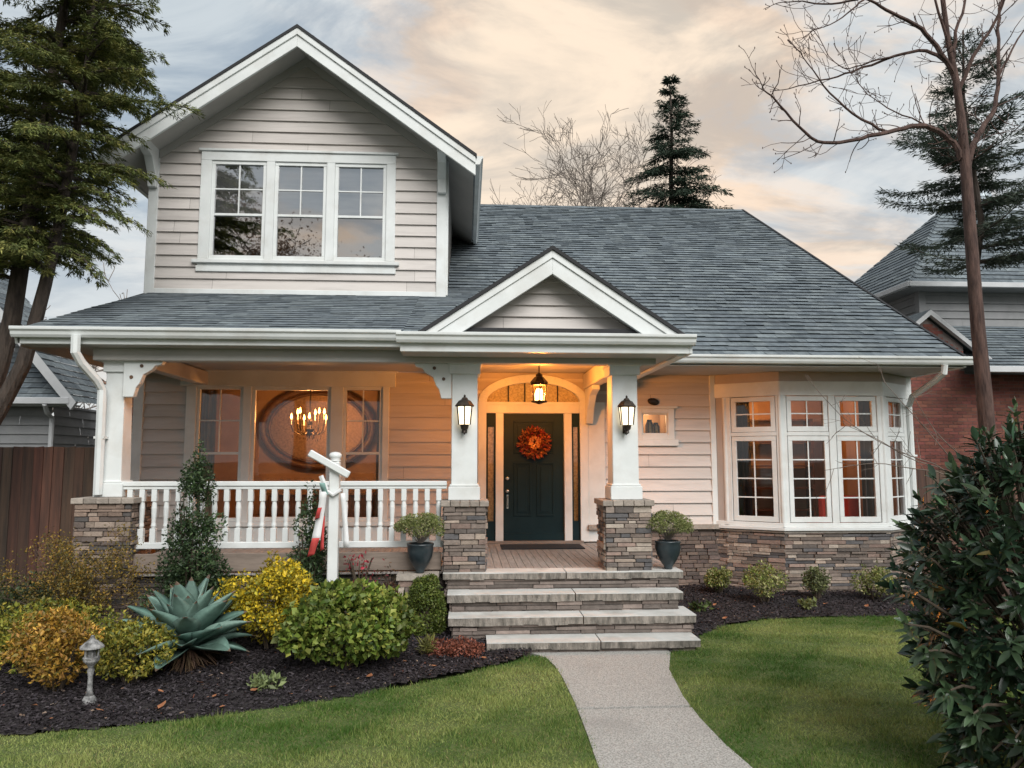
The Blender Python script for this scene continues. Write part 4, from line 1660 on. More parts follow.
# dark oval light fixture over the little window
m = MB()
m.lathe([(.01, 0), (.075, .006), (.085, .02), (.06, .03), (.004, .035)], (0, 0, 0), 16)
pq = tag(m.build('wall_fixture', 'dark_metal', None, smooth=True), 'small dark oval ornament on the siding above the little window', 'fixture')
pq.location = (3.20, W - .03, 3.135)
pq.rotation_euler = (rad(90), rad(12), 0)
pq.scale = (1.2, .72, 1)

# jars in the little window
for x, h, lab in ((3.16, .20, 'taller glass jar behind the small lit window pane'), (3.27, .15, 'shorter glass jar behind the small lit window pane')):
    j = thing('jar', lab, 'jar', (x, W + .09, 2.60), 'jars behind the small window')
    m = MB()
    m.lathe([(.055, 0), (.06, .02), (.06, h * .65), (.035, h * .8), (.035, h)], (x, W + .09, 2.602), 12)
    m.build('body', 'frosted', j, smooth=True)
    m = MB()
    for a in range(6):
        t_ = 2 * math.pi * a / 6
        m.tube([(x + .064 * math.cos(t_), W + .09 + .064 * math.sin(t_), 2.602), (x + .064 * math.cos(t_), W + .09 + .064 * math.sin(t_), 2.602 + h * .66), (x + .037 * math.cos(t_), W + .09 + .037 * math.sin(t_), 2.602 + h)], .008, 5)
    m.lathe([(.042, h), (.042, h + .03)], (x, W + .09, 2.602), 12)
    m.build('wire_frame', 'plain_dark', j)
lamp_point('niche_light', (3.22, 13.2, 2.88), 4.0, (1, .6, .28), .05)

# dining room: oval mirror, chandelier
MC = (-3.05, 15.72, 2.80)
mr = thing('oval_mirror', 'large oval mirror in carved brown frame seen through the porch window', 'mirror', MC)
m = MB()
k = 48
for (rr, th) in ((1.0, .075), (.88, .035)):
    m.tube([(MC[0] + 1.12 * rr * math.cos(2 * math.pi * i / k), MC[1] - .02, MC[2] + .80 * rr * math.sin(2 * math.pi * i / k)) for i in range(k + 1)], th, 8, cap=False)
m.build('carved_frame', 'mirror_frame', mr, smooth=True)
m = MB()
m.poly([(MC[0] + 1.06 * math.cos(2 * math.pi * i / k), MC[1], MC[2] + .76 * math.sin(2 * math.pi * i / k)) for i in range(k)])
m.build('mirror_glass', 'old_mirror', mr)
CH = (-2.87, 14.0, 2.62)
ch = thing('chandelier', 'lit candle chandelier glowing behind the large porch window', 'chandelier', CH)
m = MB()
m.tube([(CH[0], CH[1], CH[2]), (CH[0], CH[1], 3.57)], .014, 8)
m.lathe([(.005, -.06), (.05, 0), (.07, .08), (.03, .16), (.05, .22), (.02, .3)], CH, 12)
m.build('stem', 'dark_metal', ch)
fl = MB()
cd = MB()
ar = MB()
for i in range(9):
    a = 2 * math.pi * i / 9
    r = .33 if i % 2 else .26
    zt = .26 if i % 2 else .36
    X, Y_ = CH[0] + r * math.cos(a), CH[1] + r * math.sin(a)
    ar.tube([(CH[0], CH[1], CH[2] + .06), (CH[0] + r * .5 * math.cos(a), CH[1] + r * .5 * math.sin(a), CH[2] - .02), (CH[0] + r * .9 * math.cos(a), CH[1] + r * .9 * math.sin(a), CH[2] + .04), (X, Y_, CH[2] + zt - .10)], .010, 6)
    cd.tube([(X, Y_, CH[2] + zt - .10), (X, Y_, CH[2] + zt)], .012, 8)
    fl.lathe([(.004, zt), (.020, zt + .03), (.016, zt + .06), (.003, zt + .11)], (X, Y_, CH[2]), 8)
for i in range(70):
    a = rng.uniform(0, 6.28)
    r = .30 * math.sqrt(rng.random())
    z = CH[2] + rng.uniform(-.18, .12) + r * .3
    ar.lathe([(.002, -.02), (.008, 0), (.002, .025)], (CH[0] + r * math.cos(a), CH[1] + r * math.sin(a), z), 5)
ar.build('arms', 'dark_metal', ch)
cd.build('candles', 'pale_fabric', ch)
fl.build('flames', 'flame', ch, smooth=True)
lamp_point('chandelier_light', (CH[0], CH[1], CH[2] + .30), 75, (1, .40, .11), .15)
for x0, x1, lab in ((-5.1, -4.2, 'brown curtain gathered at the left edge of the porch window'), (-1.52, -1.0, 'brown curtain gathered at the right edge of the porch window')):
    m = MB()
    k = 26
    pts = [(x0 + (x1 - x0) * i / k, W + .22 + .035 * math.sin(i * 1.9)) for i in range(k + 1)]
    for p, q in zip(pts[:-1], pts[1:]):
        m.poly([(*p, .62), (*q, .62), (*q, 3.45), (*p, 3.45)])
    tag(m.build('curtain', 'curtain', None, smooth=True), lab, 'curtain', 'curtains in the porch window')
# cabinet under the mirror
cb = thing('sideboard', 'long brown sideboard standing under the oval mirror indoors', 'sideboard', (-2.9, 15.5, .55))
m = MB()
m.box(-3.9, -1.9, 15.25, 15.7, .62, 1.45)
m.build('body', 'mirror_frame', cb, bevel=.01)
m = MB()
m.box(-3.95, -1.85, 15.2, 15.72, 1.45, 1.50)
m.build('top', 'curtain', cb, bevel=.006)

lamp_point('hall_light', (1.1, 13.9, 3.2), 60, (1, .55, .22), .15)
lamp_point('bay_room_light', (6.2, 14.4, 3.2), 42, (1, .40, .13), .2)
# bay room furniture
rc = thing('armchair', 'bright red armchair back seen low through the bay window', 'armchair', (6.9, 13.6, .6))
m = MB()
m.box(6.35, 7.10, 13.25, 13.35, .95, 1.50)
m.build('backrest', 'red_fabric', rc, bevel=.04)
m = MB()
m.box(6.38, 7.07, 13.36, 13.9, .62, 1.02)
m.build('seat', 'red_fabric', rc, bevel=.04)
bk = thing('bookcase', 'tall brown bookcase against the back wall of the bay room', 'bookcase', (5.9, 15.4, .6))
m = MB()
m.box(5.0, 7.2, 15.2, 15.55, .62, .68)
for x in (5.0, 5.7, 6.45, 7.16):
    m.box(x, x + .04, 15.2, 15.55, .68, 3.0)
for z in (1.1, 1.55, 2.0, 2.5, 2.96):
    m.box(5.04, 7.16, 15.22, 15.54, z, z + .03)
m.build('shelves', 'mirror_frame', bk)
for x0, x1, y, lab in ((4.5, 5.0, 12.95, 'dark drape at the left side inside the bay window'), (6.98, 7.45, 12.95, 'dark drape at the right side inside the bay window')):
    m = MB()
    k = 18
    pts = [(x0 + (x1 - x0) * i / k, y + .035 * math.sin(i * 1.9)) for i in range(k + 1)]
    for p, q in zip(pts[:-1], pts[1:]):
        m.poly([(*p, .62), (*q, .62), (*q, 3.45), (*p, 3.45)])
    tag(m.build('curtain', 'room_dark', None, smooth=True), lab, 'curtain', 'drapes in the bay window')


# ================================================================== PLANTS
def shrub_pts(rng_, lobes, n, lo=.55):
    """points on and in overlapping ellipsoid lobes (centre, radii): returns positions and outward normals"""
    w = np.array([l[1][0] * l[1][2] for l in lobes])
    k = rng_.choice(len(lobes), n, p=w / w.sum())
    C = np.array([l[0] for l in lobes])[k]
    Rr = np.array([l[1] for l in lobes])[k]
    d = unit(rng_.normal(0, 1, (n, 3)))
    r = rng_.uniform(lo, 1.0, (n, 1)) ** .5
    return C + d * Rr * r, unit(d / Rr), k


def auto_lobes(rng_, c, R, n, size):
    """break one ellipsoid into many small clumps on its surface so the outline is uneven"""
    L = [(tuple(c), tuple(x * .72 for x in R))]
    for i in range(n):
        d = unit(rng_.normal(0, 1, 3))
        d[2] = abs(d[2]) * 1.0 - .25
        d = unit(d)
        s = size * rng_.uniform(.7, 1.35)
        L.append((tuple(np.array(c) + d * np.array(R) * rng_.uniform(.66, .96)), (s, s, s * .85)))
    for i in range(n):
        d = unit(rng_.normal(0, 1, 3) + np.array((0, 0, .5)))
        d[2] = abs(d[2]) - .1
        s = size * rng_.uniform(.22, .40)
        L.append((tuple(np.array(c) + d * np.array(R) * rng_.uniform(.98, 1.20)), (s, s, s * 1.5)))
    return L


def shrub(name, label, cat, base, R, zc, nleaf, leaf, cols, seed, clumps=26, csize=.16, matname='leaf', group=None, aspect=.5, lobes=None, up=.35, var=.2, stems=8, fold=.15, clump_var=.25):
    r = np.random.default_rng(seed)
    t = thing(name, label, cat, base, group)
    c = np.array(base) + np.array((0, 0, zc))
    lb = lobes or auto_lobes(r, c, R, clumps, csize)
    P, Nn, k = shrub_pts(r, lb, nleaf)
    ok = P[:, 2] > base[2] + .01
    P, Nn, k = P[ok], Nn[ok], k[ok]
    n = len(P)
    Dd = unit(Nn * .55 + r.normal(0, .65, (n, 3)) + np.array((0, 0, up * .6)))
    N2 = unit(Nn * .6 + r.normal(0, .45, (n, 3)) + np.array((0, 0, up)))
    ln = leaf * r.uniform(.45, 1.5, n)
    tnt = palette(r, n, cols, var)
    cv = 1 + r.normal(0, clump_var, len(lb))
    tnt = tnt * np.clip(cv[k], .55, 1.5)[:, None]
    leaves('foliage', t, P, Dd, N2, ln, ln * aspect * r.uniform(.8, 1.2, n), tnt, matname, fold)
    m = MB()
    for i in range(stems):
        a = r.uniform(0, 6.28)
        q = np.array(R) * .7
        tip = np.array(base) + np.array((math.cos(a) * q[0], math.sin(a) * q[1], zc + R[2] * r.uniform(.2, .7)))
        b = np.array(base) + np.array((math.cos(a), math.sin(a), 0)) * .04
        mid = b * .5 + tip * .5 + np.array((0, 0, .1 * R[2]))
        m.tube([b - np.array((0, 0, .03)), mid, tip], [.014, .009, .004], 5)
    m.build('stems', 'stem', t)
    return t


YEL = [(.62, .44, .02), (.50, .37, .025), (.70, .50, .03), (.30, .28, .03), (.15, .17, .03)]
GLD = [(.40, .22, .03), (.50, .30, .045), (.30, .17, .03), (.18, .15, .03), (.50, .26, .07)]
LIME = [(.10, .16, .022), (.16, .22, .035), (.21, .26, .05), (.07, .12, .02), (.24, .25, .05)]
DKG = [(.035, .068, .026), (.052, .09, .034), (.022, .045, .018), (.08, .12, .05)]

shrub('golden_shrub', 'bright yellow leaved rounded shrub behind the white sign post', 'shrub', (-2.12, 8.55, .08), (.50, .45, .50), .46, 10500, .040, YEL, 21, 34, .13, aspect=.55)
shrub('hydrangea_bush', 'large light green broad leafed bush in front of the sign post', 'shrub', (-1.20, 7.85, .05), (.62, .52, .43), .38, 9500, .058, LIME, 22, 44, .14, aspect=.70, fold=.10)
shrub('spirea_shrub', 'wide green and gold shrub at the far left of the bed', 'shrub', (-4.40, 8.25, .06), (.78, .5, .33), .25, 9000, .042, [(.15, .17, .028), (.22, .23, .035), (.10, .13, .02), (.38, .30, .045)], 23, 34, .17)
shrub('spirea_shrub', 'orange gold leaved low shrub left of the garden lantern', 'shrub', (-3.72, 7.30, .03), (.36, .32, .38), .33, 5200, .040, GLD, 24, 26, .12)
shrub('spirea_shrub', 'yellow green low shrub just right of the garden lantern', 'shrub', (-3.12, 7.50, .03), (.35, .30, .30), .27, 4600, .038, [(.24, .21, .03), (.16, .18, .03), (.36, .28, .04), (.10, .12, .02)], 25, 24, .11)
# dark upright evergreens before the railing
for (x, y, label, seed, h, w) in ((-3.14, 9.05, 'taller dark green pointed evergreen in front of the porch railing', 31, 2.16, .52), (-1.84, 9.15, 'shorter dark green evergreen close behind the white sign post', 32, 1.68, .38)):
    rr = np.random.default_rng(seed)
    lb = []
    for i in range(90):
        z = rr.random() ** 1.15
        rw = w * (1 - .82 * z ** 1.2) * rr.uniform(.4, 1.12)
        a = rr.uniform(0, 6.28)
        s = .17 * (1 - .55 * z) * rr.uniform(.55, 1.35)
        lb.append(((x + rw * math.cos(a) * .8, y + rw * math.sin(a) * .7, .10 + z * (h - .2)), (s, s, s * 1.35)))
    for i in range(5):
        lb.append(((x + rr.normal(0, .05), y, h - .12 + .06 * i), (.035, .035, .09)))
    shrub('evergreen_shrub', label, 'shrub', (x, y, .08), (w * .5, w * .5, h * .45), h * .5, 15000 if h > 2 else 11000, .040, DKG, seed, lobes=lb, aspect=.50, up=.5, stems=10)
# clipped cone by the steps
cone_l = [((-.46, 9.12, .30), (.16, .16, .26))]
rr = np.random.default_rng(40)
for i in range(140):
    z = rr.random()
    rw = .215 * math.sqrt(max(.02, 1 - (max(0, z - .25) / .78) ** 2)) * (1 if z > .25 else .85 + z * .6)
    a = rr.uniform(0, 6.28)
    cone_l.append(((-.46 + rw * math.cos(a) * .85, 9.12 + rw * math.sin(a) * .85, .12 + z * .62), (.06, .06, .065)))
shrub('boxwood_cone', 'small clipped green cone bush beside the stone steps', 'shrub', (-.46, 9.12, .06), (.2, .2, .3), .3, 15000, .028, [(.09, .13, .022), (.13, .165, .03), (.065, .10, .018), (.17, .19, .045)], 41, lobes=cone_l, up=.2, clump_var=.08)
# low russet cushion
shrub('russet_groundcover', 'low rust red cushion plant on the mulch by the bottom step', 'plant', (-.10, 8.33, .05), (.30, .20, .10), .05, 2600, .030, [(.22, .07, .045), (.30, .10, .06), (.16, .06, .04)], 42, 22, .06)
shrub('grass_tuft', 'tiny yellow green tuft left of the russet cushion plant', 'plant', (-.42, 8.22, .05), (.06, .05, .12), .10, 260, .07, [(.16, .17, .04), (.22, .2, .06)], 43, 6, .04, aspect=.12, up=1.2, stems=2)
# loose autumn shrub with red tips under the railing
shrub('barberry_shrub', 'loose shrub with pinkish red tips under the porch railing', 'shrub', (-1.10, 9.32, .08), (.36, .2, .40), .45, 620, .036, [(.09, .05, .03), (.13, .07, .035), (.20, .03, .04), (.07, .06, .03)], 44, 18, .11, stems=30)
shrub('barberry_shrub', 'tiny crimson leaved sprig against the porch skirt board', 'shrub', (-1.28, 9.40, .60), (.22, .08, .10), .30, 70, .040, [(.36, .03, .05), (.42, .04, .07)], 45, 8, .07, stems=10)
# dark undergrowth at the fence
shrub('undergrowth_shrub', 'dim dark green shrub at the foot of the left fence', 'shrub', (-5.9, 10.3, .05), (.9, .5, .30), .2, 5000, .05, [(.035, .055, .02), (.06, .075, .03)], 46, 24, .2)
# sparse little tree with yellowing leaves
tt = thing('small_tree', 'thin sparse small tree with yellowing leaves by the left stone pier', 'tree', (-4.45, 8.98, .06))
m = MB()
rr = np.random.default_rng(50)
tips = []


def grow(m, rr, p, d, ln, r, depth, tips, spread=.55, split=(2, 3), upw=.12, shrink=.72, seg=4, minr=.003, wob=.12, nseg=5):
    pts, rads = [np.array(p)], [r]
    d = np.array(d, float)
    for i in range(seg):
        d = unit(d + rr.normal(0, wob, 3) + np.array((0, 0, upw)) * .3)
        pts.append(pts[-1] + d * ln / seg)
        rads.append(max(minr, r * (1 - .38 * (i + 1) / seg)))
    m.tube(pts, rads, nseg, cap=False)
    if depth == 0:
        tips.append((pts[-1], d))
        return
    for i in range(rr.integers(split[0], split[1] + 1)):
        j = rr.integers(max(1, seg - 3), seg + 1)
        nd = unit(d + rr.normal(0, spread, 3) + np.array((0, 0, upw)))
        grow(m, rr, pts[j], nd, ln * shrink * rr.uniform(.7, 1.15), rads[j] * .72, depth - 1, tips, spread, split, upw, shrink, seg, minr, wob, nseg)


for i in range(5):
    grow(m, rr, (-4.45, 8.98, .05), (rr.normal(0, .28), rr.normal(0, .16), 1), .58, .017, 4, tips, .6, (2, 3), .1, .76)
m.build('trunk', 'stem', tt)
T = np.array([t_[0] for t_ in tips])
n = 9500
k = rr.integers(0, len(T), n)
P = T[k] + rr.normal(0, .06, (n, 3))
leaves('crown', tt, P, rr.normal(0, 1, (n, 3)), rr.normal(0, 1, (n, 3)) + np.array((0, 0, .8)), rr.uniform(.020, .040, n), rr.uniform(.012, .022, n), palette(rr, n, [(.24, .16, .03), (.13, .11, .03), (.34, .20, .035), (.09, .08, .03)], .2))

# agave
ag = thing('agave', 'large blue green agave rosette with broad pointed leaves', 'agave', (-2.80, 8.0, .06))
AG = np.array((-2.80, 8.0, .24))
rr = np.random.default_rng(60)
V, Fa, T = [], [], []
NL = 54
for i in range(NL):
    f = i / (NL - 1)
    az = i * 2.39996 + rr.normal(0, .12)
    el = rad(-4 + 76 * f ** 1.05) + rr.normal(0, .06)
    ln = (0.74 - .16 * f) * rr.uniform(.78, 1.12)
    wd = ln * .30 * rr.uniform(.85, 1.15)
    tw = rr.normal(0, .25)
    seg = 14
    p = AG + np.array((math.cos(az), math.sin(az), 0)) * .07 * (1 - f) + np.array((0, 0, .10 * f))
    side = np.array((-math.sin(az), math.cos(az), 0))
    base = len(V)
    e = el + .22
    tl = palette(rr, 1, [(.125, .205, .168), (.155, .24, .20), (.10, .175, .145)], .12)[0]
    for s in range(seg + 1):
        u = s / seg
        w = wd * (0.42 + .92 * math.sin(min(1, u * 1.8) * math.pi * .5)) * (1 if u < .48 else max(0.0, 1 - ((u - .48) / .52) ** 1.55))
        w = max(w, .003)
        dd = np.array((math.cos(az) * math.cos(e), math.sin(az) * math.cos(e), math.sin(e)))
        sd2 = side * math.cos(tw * u) + np.cross(dd, side) * math.sin(tw * u)
        upv = np.cross(sd2, dd) * -1
        for q, dp in ((-.5, .22), (-.25, .06), (0, 0), (.25, .06), (.5, .22)):
            V.append(p + sd2 * w * q + upv * w * dp * (1 if upv[2] > 0 else -1))
        for q, dp in ((.25, -.06), (-.25, -.06)):
            V.append(p + sd2 * w * q + upv * w * dp * .55 * (1 if upv[2] > 0 else -1) * (1 - u))
        p = p + dd * ln / seg
        e -= (.36 * (1 - f * .6)) / seg
    for s in range(seg):
        a, b = base + s * 7, base + (s + 1) * 7
        loop = [0, 1, 2, 3, 4, 5, 6]
        for q in range(7):
            z = (q + 1) % 7
            Fa.append((a + loop[q], a + loop[z], b + loop[z], b + loop[q]))
            T.append(np.array((.16, .11, .08)) if s == seg - 1 else tl * (1.45 if q in (0, 3) else 1.0) * rr.uniform(.92, 1.08))
npmesh('leaves', np.array(V), np.array(Fa), 'agave_leaf', ag, tint=np.array(T), smooth=True)
n = 160
a = rr.uniform(0, 6.28, n)
P = np.stack([AG[0] + .1 * np.cos(a), AG[1] + .1 * np.sin(a), rr.uniform(.10, .28, n)], 1)
leaves('dry_leaves', ag, P, np.stack([np.cos(a), np.sin(a), rr.uniform(-.9, -.1, n)], 1), np.tile((0, 0, 1.0), (n, 1)), rr.uniform(.15, .34, n), rr.uniform(.012, .04, n), palette(rr, n, [(.13, .08, .05), (.09, .055, .04), (.17, .12, .07)], .2))

# four small shrubs by the bay
BY = [(.15, .20, .035), (.24, .27, .07), (.10, .14, .025), (.32, .31, .12), (.40, .38, .18)]
for (x, y, r_, h, label, seed) in ((4.02, 11.95, .18, .40, 'smallest round variegated shrub at the left end of the bay bed', 70), (4.46, 11.2, .29, .56, 'roundest full variegated shrub below the left bay facet', 71),
                                   (5.36, 11.40, .19, .46, 'narrow greyish green shrub in the middle of the bay bed', 72), (6.16, 11.2, .28, .50, 'yellow edged shrub near the right end of the bay', 73)):
    shrub('variegated_shrub', label, 'shrub', (x, y, .04), (r_, r_, h * .5), h * .48, 2600, .036, BY if seed != 72 else [(.14, .16, .06), (.2, .22, .10), (.1, .12, .05)], seed, 20, r_ * .36, group='small shrubs below the bay window', aspect=.5)
# small weeds
for (x, y, label, seed, c) in ((-1.84, 7.30, 'small pale green weed on the mulch left of the hydrangea', 80, [(.14, .18, .07), (.2, .24, .1)]), (4.85, 10.65, 'flat pale green weed at the lawn edge below the bay', 81, [(.16, .19, .06), (.22, .24, .09)]),
                               (3.30, 10.6, 'small dark green weed on the mulch beside the steps', 82, [(.05, .08, .025), (.08, .11, .03)])):
    shrub('weed', label, 'plant', (x, y, .04), (.13, .1, .05), .05, 150, .06, c, seed, 6, .05, stems=5)


# planters
def planter(x, y, z, label, seed):
    t = thing('potted_shrub', label, 'planter', (x, y, z), 'dark planters flanking the steps')
    m = MB()
    m.lathe([(.045, 0), (.055, .012), (.05, .03), (.10, .10), (.145, .19), (.160, .27), (.155, .32), (.165, .335), (.165, .355), (.14, .355), (.13, .32)], (x, y, z), 24)
    m.build('pot', 'pot_glaze', t, smooth=True)
    r = np.random.default_rng(seed)
    st_ = MB()
    c = np.array((x, y, z + .36))
    for i in range(60):
        d = unit(np.array((r.normal(0, .75), r.normal(0, .75), 1.0)))
        l = .28 * r.uniform(.8, 1.2)
        st_.tube([c + np.array((d[0], d[1], 0)) * .03, c + d * l * .5 + np.array((0, 0, .02)), c + d * l], [.004, .003, .002], 4, cap=False)
    st_.build('stems', 'twig_pale', t)
    lb = [(tuple(c + np.array((0, 0, .19))), (.24, .24, .12))]
    for i in range(64):
        d = unit(r.normal(0, 1, 3))
        d[2] = abs(d[2]) * .9 - .12
        lb.append((tuple(c + np.array((0, 0, .17)) + d * np.array((.275, .275, .19))), (.06, .06, .05)))
    P, Nn, k = shrub_pts(r, lb, 6500)
    n = len(P)
    leaves('foliage', t, P, Nn + r.normal(0, .6, (n, 3)), Nn + r.normal(0, .4, (n, 3)), r.uniform(.014, .030, n), r.uniform(.009, .016, n), palette(r, n, [(.16, .20, .05), (.24, .26, .09), (.11, .15, .03), (.36, .35, .17)], .2))


planter(2.56, 9.52, .772, 'dark planter with round pale green bush right of the steps', 90)
planter(-.55, 9.38, .772, 'dark planter with round pale green bush left of the steps', 91)
m = MB().frame((-.80, 9.24, 0), (1, 0, 0), (0, -1, 0))
ledge_stone(m, rng, 0, .46, 0, .71, depth=.03)
m.cur = (.40, .35, .30)
m.box(-.82, -.32, 9.19, 9.54, .71, .77)
tag(m.build('stone_pedestal', 'stone', None, tint=True), 'squat stone block carrying the planter left of the steps', 'pedestal')

# sign post with ribbon
sp_ = thing('sign_post', 'white wooden sign post with tilted crossarm in front of the railing', 'sign post', (-1.52, 8.9, .05))
m = MB()
m.box(-1.578, -1.462, 8.842, 8.958, .03, 2.12)
m.build('post', 'white_paint', sp_, bevel=.01)
m = MB()
m.lathe([(.06, 2.12), (.065, 2.135), (.05, 2.15), (.07, 2.17), (.075, 2.20), (.055, 2.225), (.01, 2.235)], (-1.52, 8.9, 0), 16)
m.build('post_cap', 'white_paint', sp_, smooth=True)
m = MB()
m.bar((-1.80, 8.79, 2.225), (-1.34, 8.79, 1.965), .035, .085)
m.build('crossarm', 'white_paint', sp_, bevel=.012)
rb = thing('ribbon', 'red and white striped ribbon hanging beside the sign post', 'ribbon', (-1.66, 8.8, 1.85))
rr2 = random.Random(4)
for (x0, x1, z0, z1, mm, w0, w1, nm, yy) in ((-1.62, -1.70, 1.78, 1.22, 'ribbon_white', .07, .10, 'white_strip', 8.79), (-1.655, -1.69, 1.60, 1.47, 'ribbon_red', .04, .055, 'red_strip', 8.765), (-1.69, -1.75, 1.26, 1.06, 'ribbon_red', .08, .075, 'red_tail', 8.77),
                                           (-1.63, -1.625, 1.50, 1.12, 'ribbon_red', .035, .04, 'red_strip', 8.81), (-1.64, -1.60, 1.88, 1.74, 'ribbon_teal', .06, .07, 'teal_knot', 8.775), (-1.41, -1.35, 1.76, 1.15, 'ribbon_white', .05, .07, 'white_strip', 8.80)):
    m = MB()
    k = 8
    for i in range(k + 1):
        f = i / k
        w = w0 + (w1 - w0) * f
        for sg in (-1, 1):
            m.v.append((x0 + (x1 - x0) * f + sg * w / 2, yy + .018 * math.sin(f * 4 + yy * 90) + .010 * sg * math.cos(f * 5), z0 + (z1 - z0) * f + .012 * sg * (f > .9)))
        if i:
            m.f.append((2 * i - 2, 2 * i - 1, 2 * i + 1, 2 * i))
            m.t.append((1, 1, 1))
            m.mi.append(0)
    o = m.build(nm, mm, rb, smooth=True)
    sm = o.modifiers.new('thick', 'SOLIDIFY')
    sm.thickness = .004
m = MB()
m.tube([(-1.61, 8.81, 1.80), (-1.52, 8.805, 1.74), (-1.43, 8.81, 1.80)], .022, 6)
m.tube([(-1.66, 8.79, 1.96), (-1.62, 8.80, 1.86), (-1.60, 8.81, 1.80)], .03, 6)
m.build('knot', 'ribbon_white', rb)

# garden lantern
gl_ = thing('garden_lantern', 'weathered grey garden lantern on a slim pedestal in the mulch', 'garden lamp', (-3.23, 6.92, .02))
c = (-3.23, 6.92, .02)
m = MB()
m.lathe([(.095, -.02), (.09, .015), (.065, .035), (.055, .07), (.034, .10)], c, 16)
m.build('base', 'lamp_stone', gl_)
m = MB()
m.lathe([(.034, .10), (.022, .14), (.020, .26), (.030, .31), (.020, .33), (.036, .36), (.062, .385), (.066, .40)], c, 14)
m.build('stem', 'lamp_stone', gl_, smooth=True)
m = MB()
m.lathe([(.066, .40), (.070, .42), (.05, .425)], c, 12)
for i in range(6):
    a = 6.283 * i / 6
    m.tube([(c[0] + .054 * math.cos(a), c[1] + .054 * math.sin(a), c[2] + .42), (c[0] + .058 * math.cos(a), c[1] + .058 * math.sin(a), c[2] + .50)], .008, 6)
m.lathe([(.034, .42), (.038, .50)], c, 10)
m.build('lamp_head', 'lamp_stone', gl_)
m = MB()
m.lathe([(.098, .50), (.094, .512), (.06, .545), (.038, .56), (.022, .575), (.014, .60), (.004, .605)], c, 16)
m.build('cap', 'lamp_stone', gl_)

# fallen leaves
fallen = [(-4.1, 6.9), (-3.6, 6.75), (-3.0, 6.62), (-2.55, 6.75), (-2.2, 7.0), (-1.9, 7.15), (-2.45, 7.35), (-2.7, 7.1), (-1.2, 7.2), (-.9, 7.45), (-.3, 7.75), (-1.55, 7.05), (-3.9, 6.6), (-2.05, 6.75), (-.6, 7.9), (.2, 8.05),
          (3.6, 10.9), (4.1, 10.7), (5.2, 10.8), (5.7, 10.6), (4.9, 11.0), (3.4, 9.9), (6.3, 10.7), (-3.3, 6.45)]
lf = MB()
lf.v = [(-.045, 0, 0), (-.02, .028, .012), (.02, .024, .006), (.05, 0, .014), (.02, -.024, .010), (-.02, -.028, .004), (0, 0, .0)]
lf.f = [(0, 6, 1), (1, 6, 2), (2, 6, 3), (3, 6, 4), (4, 6, 5), (5, 6, 0)]
lf.t = [(1, 1, 1)] * 6
lf.mi = [0] * 6
l0 = None
mat('dry_leaf', (.24, .07, .03), (.34, .16, .07), scale=20, rough=.8)
for i, (x, y) in enumerate(fallen):
    if l0 is None:
        l0 = lf.build('fallen_leaf', 'dry_leaf')
    o = l0 if i == 0 else l0.copy()
    if i:
        col.objects.link(o)
    o.location = (x, y, float(bed_h(np.array(x), np.array(y))) + .04)
    o.rotation_euler = (rr2.uniform(-.3, .3), rr2.uniform(-.3, .3), rr2.uniform(0, 6))
    o.scale = [rr2.uniform(.6, 1.1)] * 3
    tag(o, 'small dry reddish fallen leaf lying on the dark mulch', 'leaf', 'dry leaves fallen on the mulch')

# ================================================================== FENCES AND NEIGHBOURS
def fence(x0, x1, y, h, label, dark=1.0):
    t = thing('wooden_fence', label, 'fence', ((x0 + x1) / 2, y, 0))
    m = MB()
    x = x0
    while x < x1:
        w = rng.uniform(.13, .165)
        k = rng.uniform(.55, 1.5) * dark
        r_ = rng.uniform(.9, 1.25)
        g_ = rng.uniform(.85, 1.1)
        m.cur = (k * r_, k * g_, k * g_)
        m.hexa([(x, y - .012 + rng.uniform(-.006, .006), 0), (min(x + w - .006, x1), y - .012 + rng.uniform(-.006, .006), 0), (min(x + w - .006, x1), y + .012, 0), (x, y + .012, 0),
                (x, y - .012 + rng.uniform(-.01, .01), h + rng.uniform(-.015, .012)), (min(x + w - .006, x1), y - .012, h + rng.uniform(-.015, .012)), (min(x + w - .006, x1), y + .012, h), (x, y + .012, h)])
        x += w
    m.build('boards', 'fence_wood', t, tint=True)
    m = MB()
    m.cur = (.8, .8, .8)
    for z in (.4, h - .4):
        m.box(x0, x1, y + .02, y + .06, z, z + .09)
    m.build('rails', 'fence_wood', t, tint=True)


fence(-10.5, -5.40, 11.5, 2.33, 'dark brown board fence at the left of the porch')
fence(7.9, 12.5, 14.0, 1.95, 'reddish brown board fence between the bay and the brick house')

# left neighbour
nh = thing('neighbour_house', 'grey sided low house with steep gable beyond the left fence', 'house', (-12, 17, 0))
m = MB().frame((0, 17.0, 0), (1, 0, 0), (0, -1, 0))
siding(m, lambda z: (-17, -9.05), .5, 3.35, exposure=.2)
m.frame((-9.05, 17.0, 0), (0, 1, 0), (1, 0, 0))
siding(m, lambda z: (0, 8), .5, 3.35, exposure=.2)
m.frame((0, 17.9, 0), (1, 0, 0), (0, -1, 0))
siding(m, lambda z: (-17, -9.05 - max(0, z - 3.6) / 1.2), 3.35, 8.0, exposure=.2, breaks=(3.6,))
m.build('wall', 'neighbour_siding', nh, tint=True)
m = MB()
S = Vector((0, 1, .85)).normalized()
roof_shingles(m, rng, (-17, 16.50, 3.42), (-8.45, 16.50, 3.42), S, Vector((0, -.85, 1)), 1.9, lambda t: (0, 8.5 - t * .62), exposure=.2, wmin=.25, wmax=.5)
S2 = Vector((-1, 0, 1.2)).normalized()
N2 = Vector((1.2, 0, 1)).normalized()
E0 = Vector((-8.26, 16.40, 3.36))
roof_shingles(m, rng, E0, E0 + Vector((0, 1.7, 0)), S2, N2, 7.0, lambda t: (0, 1.7), exposure=.2, wmin=.3, wmax=.6)
